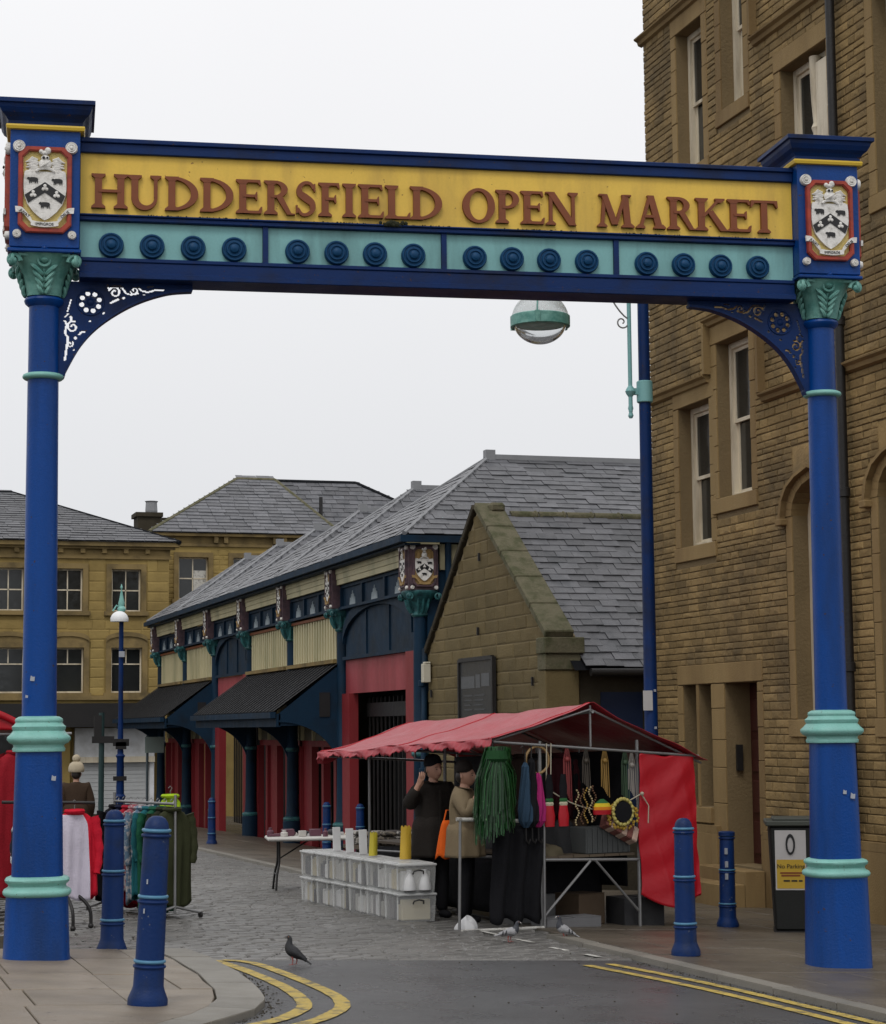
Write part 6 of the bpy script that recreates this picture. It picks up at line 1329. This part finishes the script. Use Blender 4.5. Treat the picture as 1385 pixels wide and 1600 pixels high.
for k, q in enumerate((.02, .50, .985)):
    b = MB(); b.tube([(p, -.1+LEN*q+.02*math.sin(p*3), roofz(p, q)+.009*math.sin(q*19+p*5.5)*(.3+abs(math.sin(q*3.1+p)))+.004*math.sin(q*41-p*7)+.005*math.sin(q*9+p*13)+.002) for p in [-.6+2.53*i/60 for i in range(61)]], .008, 6); b.build('seam', 'tarp_red', ST)

def rack(label, p0, p1, zt):
    p0, p1 = Vector(p0), Vector(p1); d = (p1-p0); a = math.atan2(d.y, d.x); L4 = d.length; zb = gz(p0.x, p0.y)
    t = thing('clothes_rack', label, 'clothes rack', (p0.x, p0.y, zb), a)
    b = MB(); b.tube([(0, 0, zt-zb), (L4, 0, zt-zb)], .014, 8); b.build('rail', 'steel', t)
    for x in (0, L4):
        b = MB(); b.tube([(x, 0, .05), (x, 0, zt-zb+.09)], .014, 8); b.build('upright', 'steel', t)
        b = MB(); b.tube([(x, -.28, .05), (x, 0, .12), (x, .28, .05)], .014, 8); b.build('foot', 'steel', t)
        for y in (-.28, .28): b = MB(); b.lathe([(.01, -.012), (.03, -.012), (.03, .012), (.01, .012)], 12); o = b.build('castor', 'black_iron', t); o.location = (x, y, .03); o.rotation_euler = (R(90), 0, 0)
    return t
r0_, r1_ = Vector((3.27, 19.72)), Vector((2.85, 20.95)); RZT = .93
rack('clothes rack of coloured jackets standing on the setts', r0_, r1_, RZT)
GC = [('olive green', (.034, .038, .017)), ('dark olive', (.020, .024, .013)), ('bottle green', (.012, .085, .045)), ('teal', (.015, .11, .13)), ('pale blue striped', (.12, .19, .27)), ('pink checked', (.32, .10, .12)), ('bright red', (.35, .014, .03)), ('navy', (.008, .012, .035)), ('black', (.008, .008, .010))]
fa = math.atan2((r1_-r0_).y, (r1_-r0_).x)
for k, (nm, c) in enumerate(GC):
    p = r0_+(r1_-r0_)*(.05+.9*k/8); kw = {}
    if k in (4, 5): kw = dict(c2=(.42, .40, .40), c2s=25, c2t=.52, c2w=.03)
    g_ = garment('%s jacket hanging on the coloured jackets rack' % nm, (p.x, p.y, RZT), fa-R(90)+random.uniform(-.12, .12)+R(8), cloth('g_'+nm.replace(' ', '_'), c, **kw), (.92, .80, .98, .86)[k % 4], (.44, .40, .47)[k % 3], .11, seed=k+20, group='jackets on the clothes rack')
hv = garment('fluorescent yellow vest hanging at the back of the jackets rack', (3.42, 20.95, 1.02), R(-10), cloth('hivis', (.34, .50, .02)), .50, .22, .10, False, seed=77, cat='vest', name='vest')
b = MB(); b.box((-.11, -.085, -.22), (.11, -.072, -.18)); b.build('reflective_band', 'lead', hv)
# black stand with the white and red jacket
WS = thing('clothes_stand', 'black clothes stand with splayed feet beside the left column', 'clothes stand', (2.02, 18.5, gz(2.02, 18.5)))
b = MB(); b.tube([(0, 0, .05), (0, 0, 1.12)], .018, 8); b.build('post', 'black_iron', WS)
b = MB(); b.tube([(-.5, 0, 1.12), (.32, 0, 1.10)], .014, 8); b.build('rail', 'black_iron', WS)
for x, y in ((.28, -.12), (.10, -.32), (-.25, .1)): b = MB(); b.tube(smoothpts([(0, 0, .36), (x*.55, y*.55, .30), (x*.95, y*.95, .18), (x, y, .03)], 4), .016, 8); b.sphere((x, y, .025), .025); b.build('foot', 'black_iron', WS)
garment('white jacket with red side and sleeve on the black stand', (2.16, 18.5, .98), R(6), cloth('g_white', (.52, .48, .56)), .76, .40, .14, True, cloth('g_scarlet', (.52, .012, .03)), seed=41)
garment('black and white patterned top hanging behind the left column', (1.86, 18.6, .98), R(-4), cloth('g_patt', (.02, .02, .03), c2=(.5, .5, .52), c2s=9, c2t=.55, c2w=.03), .95, .40, .14, seed=42)
# ================================================================== LEFT STALL with red coats
LS = thing('market_stall', 'stall with red canopy at the left edge, mostly hidden by the column', 'market stall', (.7, 19.9, gz(.7, 19.9)), R(3))
z0 = gz(.7, 19.9)
def can2(u, v):
    p = -1.52+3.04*u; return (p, -.05+3.2*v, (2.24-.42*abs(p)**1.0*1.0-.03*math.sin(math.pi*abs(p)/1.65)-.02*math.sin(v*9+p))-z0-.02*v*2)
cl_grid(can2, 40, 30, 'canopy', 'canopy_red', LS, .004)
cl_grid(lambda u, v: (-1.5+3.0*u, -.06, 2.24-.42*abs(-1.5+3.0*u)-z0-.02-.07*v-.005*math.sin(u*60)), 60, 2, 'end_flap', 'tarp_red', LS, .004)
cl_grid(lambda u, v: (-1.48+2.96*u, -.03+.01*math.sin(u*20), 1.66-z0+max(0, 2.20-.42*abs(-1.48+2.96*u)-1.66)*v), 40, 6, 'gable_sheet', 'tarp_red', LS, .004)
for x in (-1.2, 1.2):
    for y in (0, 3): bar('leg', ((x, y, 0), (x, y, 1.72-z0)), r=.018, parent=LS)
bar('chord', ((-1.6, 0, 1.62-z0), (1.6, 0, 1.62-z0)), r=.014, parent=LS); bar('ridge_pole', ((0, 0, 2.16-z0), (0, 3, 2.14-z0)), r=.014, parent=LS)
q = MB(); q.box((-1.15, .3, .62), (1.15, 2.8, .66)); q.build('table_top', 'board_wood', LS)
for k in range(3): garment('long red coat hanging under the left stall canopy, %s of three' % ('leftmost', 'middle', 'rightmost')[k], (1.02+.36*k, 19.75-.05*k, 1.56-.03*k), R(4+10*k), cloth('coat_red', (.25, .010, .018)), 1.32, .52, .18, seed=60+k, cat='coat', name='coat', group='red coats on the left stall')

# ================================================================== PEOPLE
def skinned(name, J, E_, m_, parent, sub=2):
    """J: {joint: ((x,y,z), r)}; continuous skinned figure"""
    ks = list(J); ix = {k: i for i, k in enumerate(ks)}; me = bpy.data.meshes.new(name)
    me.from_pydata([J[k][0] for k in ks], [(ix[a], ix[c]) for a, c in E_], []); me.materials.append(MATS[m_])
    o = link(name, me, parent); md = o.modifiers.new('skin', 'SKIN'); md.use_smooth_shade = True
    sv = me.skin_vertices
    if not sv: 
        bm = bmesh.new(); bm.from_mesh(me); bm.verts.layers.skin.verify(); bm.to_mesh(me); bm.free(); sv = me.skin_vertices
    for k in ks:
        r_ = J[k][1]; sv[0].data[ix[k]].radius = r_ if isinstance(r_, tuple) else (r_, r_)
    sv[0].data[0].use_root = True
    ss = o.modifiers.new('sub', 'SUBSURF'); ss.levels = sub; ss.render_levels = sub
    return o
def person(label, loc, rz, H, arms, coat, trousers, hat, shoe='cloth_black', coat_len=.45, head_turn=0, head_tilt=0, skirt=0, bobble=False, lean=0, coat_r=1.0):
    """local: facing -y; arms = ((elbowL, wristL), (elbowR, wristR)) in units of H"""
    t = thing('person', label, 'person', loc, rz); s = H
    V = lambda x, y, z: (x*s, y*s+lean*s*max(0, z-.5), z*s)
    J = {'pelvis': (V(0, 0, .53), (.085*s, .06*s)), 'waist': (V(0, 0, .62), (.075*s, .052*s)), 'chest': (V(0, 0, .73), (.09*s, .06*s)), 'neckb': (V(0, .005, .82), (.045*s, .04*s)), 'neck': (V(0, -.002, .865), (.030*s, .032*s))}
    E_ = [('pelvis', 'waist'), ('waist', 'chest'), ('chest', 'neckb'), ('neckb', 'neck')]
    c_, s_ = math.cos(head_turn), math.sin(head_turn)
    def hd(x, y, z): return V(x*c_-y*s_, x*s_+y*c_-.004, z)
    J['htop'] = (hd(0, -.004, .905), (.028*s, .030*s)); E_ += [('neck', 'htop')]
    for sx, side, (el, wr) in ((1, 'L', arms[0]), (-1, 'R', arms[1])):
        J['sh'+side] = (V(sx*.105, .0, .80), .037*s); J['el'+side] = (V(*el), .026*s); J['wr'+side] = (V(*wr), (.015*s, .018*s))
        e_, w_ = Vector(el), Vector(wr); d = (w_-e_).normalized(); pm = w_+d*.045; J['pa'+side] = (V(*pm), (.012*s, .022*s))
        E_ += [('chest', 'sh'+side), ('sh'+side, 'el'+side), ('el'+side, 'wr'+side), ('wr'+side, 'pa'+side)]
        sid = d.cross(Vector((0, 1, 0)) if abs(d.y) < .8 else Vector((0, 0, 1))).normalized(); nrm = sid.cross(d)
        for k, (off_, ln) in enumerate(((-.016, .040), (-.005, .046), (.006, .043), (.016, .034))):
            a = pm+sid*off_+d*.012; m1 = a+d*ln*.55+nrm*.006; m2 = m1+d*ln*.35+nrm*.022
            for nm, p, r_ in (('a', a, .0060), ('b', m1, .0056), ('c', m2, .0046)): J['f%s%d%s' % (side, k, nm)] = (V(*p), r_*s)
            E_ += [('pa'+side, 'f%s%da' % (side, k)), ('f%s%da' % (side, k), 'f%s%db' % (side, k)), ('f%s%db' % (side, k), 'f%s%dc' % (side, k))]
        th = w_+d*.02-sid*.020; th2 = th+d*.022-sid*.008+nrm*.010; J['t%sa' % side] = (V(*th), .0075*s); J['t%sb' % side] = (V(*th2), .006*s); E_ += [('wr'+side, 't%sa' % side), ('t%sa' % side, 't%sb' % side)]
        J['hip'+side] = (V(sx*.05, 0, .50), .052*s); J['kn'+side] = (V(sx*.055, -.008, .27), .034*s); J['an'+side] = (V(sx*.058, .01, .045), .022*s); J['to'+side] = (V(sx*.065, -.05, .02), (.012*s, .010*s))
        E_ += [('pelvis', 'hip'+side), ('hip'+side, 'kn'+side), ('kn'+side, 'an'+side), ('an'+side, 'to'+side)]
    tmp = skinned('body', J, E_, 'skin', t, 2); bpy.context.view_layer.update()
    me = bpy.data.meshes.new_from_object(tmp.evaluated_get(bpy.context.evaluated_depsgraph_get())); bpy.data.objects.remove(tmp)
    # head modelled on the neck and joined into the same body mesh
    q = MB(); n, m_ = 28, 22; gs = lambda x, c, w_: math.exp(-((x-c)/w_)**2)
    for j in range(m_+1):
        th = math.pi*j/m_; zz = math.cos(th); rr_ = math.sin(th)
        for i in range(n):
            a = 2*math.pi*i/n; x, y = rr_*math.cos(a), rr_*math.sin(a); fr = max(0, -y)
            low = max(0, -zz); X = x*(.047-.012*low**1.5)*s; Y = (y*.057-.006*low*fr)*s; Z = zz*.068*s
            if fr > .2:
                nose = gs(x, 0, .16)*gs(zz, -.12, .22)*.017; brow = gs(zz, .20, .10)*.004; eye_ = (gs(x, -.36, .17)+gs(x, .36, .17))*gs(zz, .06, .12)*-.007; lip = gs(x, 0, .28)*gs(zz, -.50, .09)*.005; chin_ = gs(x, 0, .3)*gs(zz, -.80, .16)*.008
                Y -= (nose+brow+eye_+lip+chin_)*s*min(1, fr*1.3)
            p = hd(0, 0, 0); q.v.append(tuple(Vector(hd(X/s, Y/s-.006, .928+Z/s))))
    for j in range(m_):
        for i in range(n): q.f.append((j*n+i, (j+1)*n+i, (j+1)*n+(i+1) % n, j*n+(i+1) % n)); q.mi.append(0)
    for sx in (-1, 1): q.sphere(hd(sx*.047, .004, .925), .014*s, 8, 6, (.45, .7, 1.15))
    hm_ = q.mesh('head', 'skin', smooth=True); bm = bmesh.new(); bm.from_mesh(me); bm.from_mesh(hm_); bm.to_mesh(me); bm.free()
    for p in me.polygons: p.use_smooth = True
    me.materials.clear(); me.materials.append(MATS['skin']); body = link('body', me, t)
    for sx in (-1, 1):
        q = MB(); q.sphere(hd(sx*.017, -.0555, .9315), .0042*s, 8, 6); q.build('eye', 'black_relief', t)
        q = MB(); q.tube([hd(sx*.008, -.060, .944), hd(sx*.018, -.060, .947), hd(sx*.027, -.054, .943)], .0018*s, 5); q.build('eyebrow', paint('hair_dark', (.02, .015, .012)), t)
    q = MB(); q.tube([hd(-.012, -.058, .8935), hd(0, -.0625, .894), hd(.012, -.058, .8935)], .0024*s, 6); q.build('mouth', paint('lip', (.25, .09, .08)), t)
    # coat
    g = 1.22*coat_r; C_ = {'pelvis': (V(0, .004, .50), (.098*s*g, .074*s*g)), 'waist': (V(0, .004, .62), (.086*s*g, .068*s*g)), 'chest': (V(0, .004, .735), (.094*s*g, .070*s*g)), 'neckb': (V(0, .004, .825), (.05*s*g, .048*s*g)), 'coll': (V(0, 0, .855), (.040*s*g, .042*s*g))}
    Ec = [('pelvis', 'waist'), ('waist', 'chest'), ('chest', 'neckb'), ('neckb', 'coll')]
    for sx, side, (el, wr) in ((1, 'L', arms[0]), (-1, 'R', arms[1])):
        C_['sh'+side] = (V(sx*.108, .002, .80), .047*s*g); C_['el'+side] = (V(*el), .036*s*g); w2 = Vector(el)+(Vector(wr)-Vector(el))*.93; C_['wr'+side] = (V(*w2), .027*s*g)
        Ec += [('chest', 'sh'+side), ('sh'+side, 'el'+side), ('el'+side, 'wr'+side)]
    skinned('coat', C_, Ec, coat, t, 2)
    q = MB(); ph = random.uniform(0, 6)
    q.grid(lambda u, v: ((.070+.030*min(1, v*4)+.010*v)*s*g*math.cos(6.2832*u)*(1+.07*math.sin(5*6.2832*u+ph)*v), (.052+.024*min(1, v*4)+.010*v)*s*g*math.sin(6.2832*u)*(1+.09*math.sin(7*6.2832*u+ph)*v)+.004*s, (.66-(.66-coat_len)*v)*s), 56, 14); q.build('coat_skirt', coat, t, smooth=60, thick=.006)
    q = MB(); q.box((-.006*s, -.075*s*g-.012, .46*s), (.006*s, -.075*s*g+.01, .80*s)); q.build('coat_placket', coat, t)
    for side, sx in (('L', 1), ('R', -1)):
        T_ = {'a': (V(sx*.05, 0, .53), .062*s), 'b': (V(sx*.055, -.006, .28), .046*s), 'c': (V(sx*.058, .01, .03), .042*s)}; skinned('trouser_leg', T_, [('a', 'b'), ('b', 'c')], trousers, t, 2)
        S2 = {'a': (V(sx*.058, .026, .026), (.036*s, .030*s)), 'b': (V(sx*.062, -.035, .024), (.036*s, .028*s)), 'c': (V(sx*.066, -.090, .020), (.030*s, .022*s))}; skinned('shoe', S2, [('a', 'b'), ('b', 'c')], shoe, t, 2)
    q = MB(); q.M = Matrix.Translation(V(0, 0, 0)) @ Matrix.Translation(hd(0, .006, .958)) @ Matrix.Rotation(head_turn, 4, 'Z')
    hs = s*(1.38 if bobble else 1)
    q.lathe([(.053*hs, -.008*hs), (.058*hs, .0), (.058*hs, .016*hs), (.055*hs, .034*hs), (.046*hs, .054*hs), (.026*hs, .068*hs), (.003*hs, .072*hs)], 20)
    if bobble: q.sphere((0, 0, .090*hs), .030*hs, 12, 8)
    h = q.build('hat', hat, t, smooth=50); 
    q = MB(); q.M = Matrix.Translation(hd(0, .020, .925)) @ Matrix.Rotation(head_turn, 4, 'Z'); q.sphere((0, .004*s, 0), .047*s, 14, 9, (.98, .82, 1.0)); q.build('hair', paint('hair_dark', (.02, .015, .012)), t, smooth=True)
    return t
P1 = (6.02, 20.2); P2 = (6.10, 19.38)
person('person in dark coat and black hat pointing with a raised hand at the stall', (*P1, gz(*P1)+.0), R(8), 1.62, (((.15, -.02, .62), (.11, -.12, .50)), ((-.185, -.02, .70), (-.150, -.09, .825))), cloth('coat_dark', (.018, .015, .013)), 'cloth_black', 'cloth_black', coat_len=.38, head_turn=R(14), coat_r=1.12)
person('person in beige hooded coat and dark hat beside the green skirt', (*P2, gz(*P2)+.0), R(62), 1.56, (((.14, -.03, .62), (.09, -.12, .72)), ((-.165, -.05, .68), (-.135, -.10, .80))), cloth('coat_beige', (.20, .155, .095)), 'cloth_black', cloth('hat_dark', (.02, .016, .014)), coat_len=.42, head_turn=R(-10), coat_r=1.18)
P3 = (3.50, 29.8)
person('person in brown coat and cream bobble hat walking away behind the column', (*P3, gz(*P3)+.0), R(170), 1.45, (((.15, .02, .62), (.13, -.06, .49)), ((-.15, .02, .62), (-.13, -.06, .49))), cloth('coat_brown', (.045, .028, .018)), 'cloth_black', cloth('hat_cream', (.42, .36, .26)), coat_len=.42, bobble=True, coat_r=1.12)
ob = thing('carrier_bag', 'bright orange carrier bag hanging at the beige coat', 'bag', (5.93, 19.42, .37), R(15))
b = MB(); b.grid(lambda u, v: ((.045+.085*v**.7)*math.cos(6.2832*u)*(1+.08*math.sin(u*31)), (.02+.04*v)*math.sin(6.2832*u), .36-.36*v+.02*math.sin(u*25)*v), 28, 10); b.build('body', cloth('orange_bag', (.60, .10, .012)), ob, smooth=50, thick=.003)
b = MB(); b.tube([(-.04, 0, .35), (-.01, 0, .46), (.03, 0, .46), (.04, 0, .35)], .008, 6); b.build('handle', 'orange_bag', ob)

# ================================================================== PIGEONS
def pigeon(label, x, y, rz, body_m, neck_m, wing_m, H=.27, up=0.0, bars=True, pitch=0):
    t = thing('pigeon', label, 'pigeon', (x, y, gz(x, y)+.012), rz, 'pigeons on the street')   # local: beak towards -x
    k = H/.27
    def V(*p): return tuple(c*k for c in p)
    cp, sp_ = math.cos(pitch), math.sin(pitch)
    def W2(x, y, z): x, z = x-.01, z-.11; return V(x*cp+z*sp_+.01, y, -x*sp_+z*cp+.11)
    # head, neck, breast, belly and tail: one lofted body
    sec = [((-.118, .235+up), .006, .006), ((-.112, .238+up), .016, .018), ((-.098, .242+up), .023, .024), ((-.082, .232+up), .023, .026), ((-.074, .205+up*.8), .022, .026), ((-.072, .175+up*.4), .034, .040), ((-.055, .142), .050, .056), ((-.015, .125), .060, .062), ((.035, .117), .054, .052), ((.08, .108), .036, .036), ((.115, .100), .024, .020), ((.15, .090), .026, .010), ((.20, .080), .030, .006), ((.215, .077), .028, .004)]
    b = MB(); n = 16; v = []; F = []
    for i, ((cx, cz), ry, rz_) in enumerate(sec):
        a0 = sec[max(i-1, 0)][0]; a1 = sec[min(i+1, len(sec)-1)][0]; d = Vector((a1[0]-a0[0], 0, a1[1]-a0[1])).normalized(); nn = Vector((-d.z, 0, d.x))
        for j in range(n): a = 6.2832*j/n; p = Vector((cx, 0, cz))+Vector((0, 1, 0))*ry*math.cos(a)+nn*rz_*math.sin(a); v.append(W2(*p))
    mats_ = [neck_m, body_m]
    for i in range(len(sec)-1):
        b.cur = 0 if i < 6 else 1; base = len(F); 
        for j in range(n): F.append(((i*n+j, i*n+(j+1) % n, (i+1)*n+(j+1) % n, (i+1)*n+j), b.cur))
    b.v = v; b.f = [list(f[0]) for f in F]; b.mi = [f[1] for f in F]
    b.f += [list(range(n-1, -1, -1)), list(range((len(sec)-1)*n, len(sec)*n))]; b.mi += [0, 1]
    bo = b.build('body', mats_, t, smooth=60); ss = bo.modifiers.new('s', 'SUBSURF'); ss.levels = 1; ss.render_levels = 1
    for sy in (-1, 1):
        q = MB(); q.grid(lambda u, w_: W2(-.05+.20*u, sy*(.054*(1-.55*u)+.012*math.sin(math.pi*w_)), .165-.06*u-(.075*(1-u*.72))*w_+.012*math.sin(math.pi*u)), 14, 8); wg = q.build('wing', wing_m, t, smooth=True, thick=.008)
        if bars:
            for u0 in (.50, .70): q = MB(); q.grid(lambda u, w_: W2(-.05+.20*(u0+.07*u+.05*w_), sy*(.054*(1-.55*u0)+.020*math.sin(math.pi*w_)+.0035), .165-.06*u0-(.075*(1-u0*.72))*w_+.010), 2, 6); q.build('wing_bar', 'pigeon_dark', wg, thick=.004)
        q = MB(); x0 = .012+.018*sy; q.tube([V(x0, sy*.022, .085), V(x0+.008, sy*.024, .04), V(x0, sy*.024, .006)], [.012*k, .006*k, .005*k], 8)
        for a in (-25, 0, 25): q.tube([V(x0, sy*.024, .006), V(x0-.032*math.cos(R(a)), sy*.024+.032*math.sin(R(a)), .003)], [.004*k, .002*k], 5)
        q.tube([V(x0, sy*.024, .006), V(x0+.016, sy*.024, .003)], [.004*k, .002*k], 5); q.build('leg', paint('pigeon_leg', (.28, .08, .07)), t)
        q = MB(); q.sphere(W2(-.102, sy*.0225, .246+up), .0035*k, 6, 5); q.build('eye', paint('pigeon_eye', (.5, .15, .02)), t)
    q = MB(); q.tube([W2(-.116, 0, .236+up), W2(-.128, 0, .232+up), W2(-.138, 0, .224+up)], [.006*k, .0045*k, .001*k], 7); q.sphere(W2(-.118, 0, .241+up), .0045*k, 6, 4); q.build('beak', 'pigeon_dark' if body_m == 'pigeon_dark' else 'white_relief', t)
    return t
pigeon('black pigeon standing on the tarmac beside the yellow lines', 3.36, 14.95, R(-18), 'pigeon_dark', 'pigeon_dark', 'pigeon_dark', .20, .0, False, R(22))
mat('pigeon_neck', (.035, .038, .048), .45, .2, 30, bump=.4, bscale=120)
pigeon('pale grey pigeon facing right below the display rail', 5.78, 17.06, R(180-14), 'pigeon_grey', 'pigeon_neck', 'pigeon_grey', .19)
pigeon('pale grey pigeon facing left in front of the stall legs', 6.36, 17.30, R(-16), 'pigeon_grey', 'pigeon_neck', 'pigeon_grey', .20, .012, True, R(14))

# ================================================================== GRIT AND LITTER along the kerbs
b = MB(); rr = random.Random(3)
for k in range(700):
    if k < 260: y = rr.uniform(11.3, 15.4); x = kx(y)+abs(rr.gauss(0, .05))+.01
    elif k < 460: y = rr.uniform(10.5, 15.2); x = 6.25-abs(rr.gauss(0, .05))
    else: x = rr.uniform(2.2, 7.2); y = rr.uniform(11.5, 24)
    z = gz(x, y)+.004; r_ = rr.uniform(.003, .009); b.sphere((x, y, z), r_, 5, 3, (1, 1.2, .5))
o = b.build('grit', paint('grit', (.05, .042, .03), .9)); tag(o, 'dark grit and leaf crumbs gathered along the kerbs', 'grit', kind='stuff')

for o in bpy.data.objects:
    if o.get('_w') is not None: del o['_w']
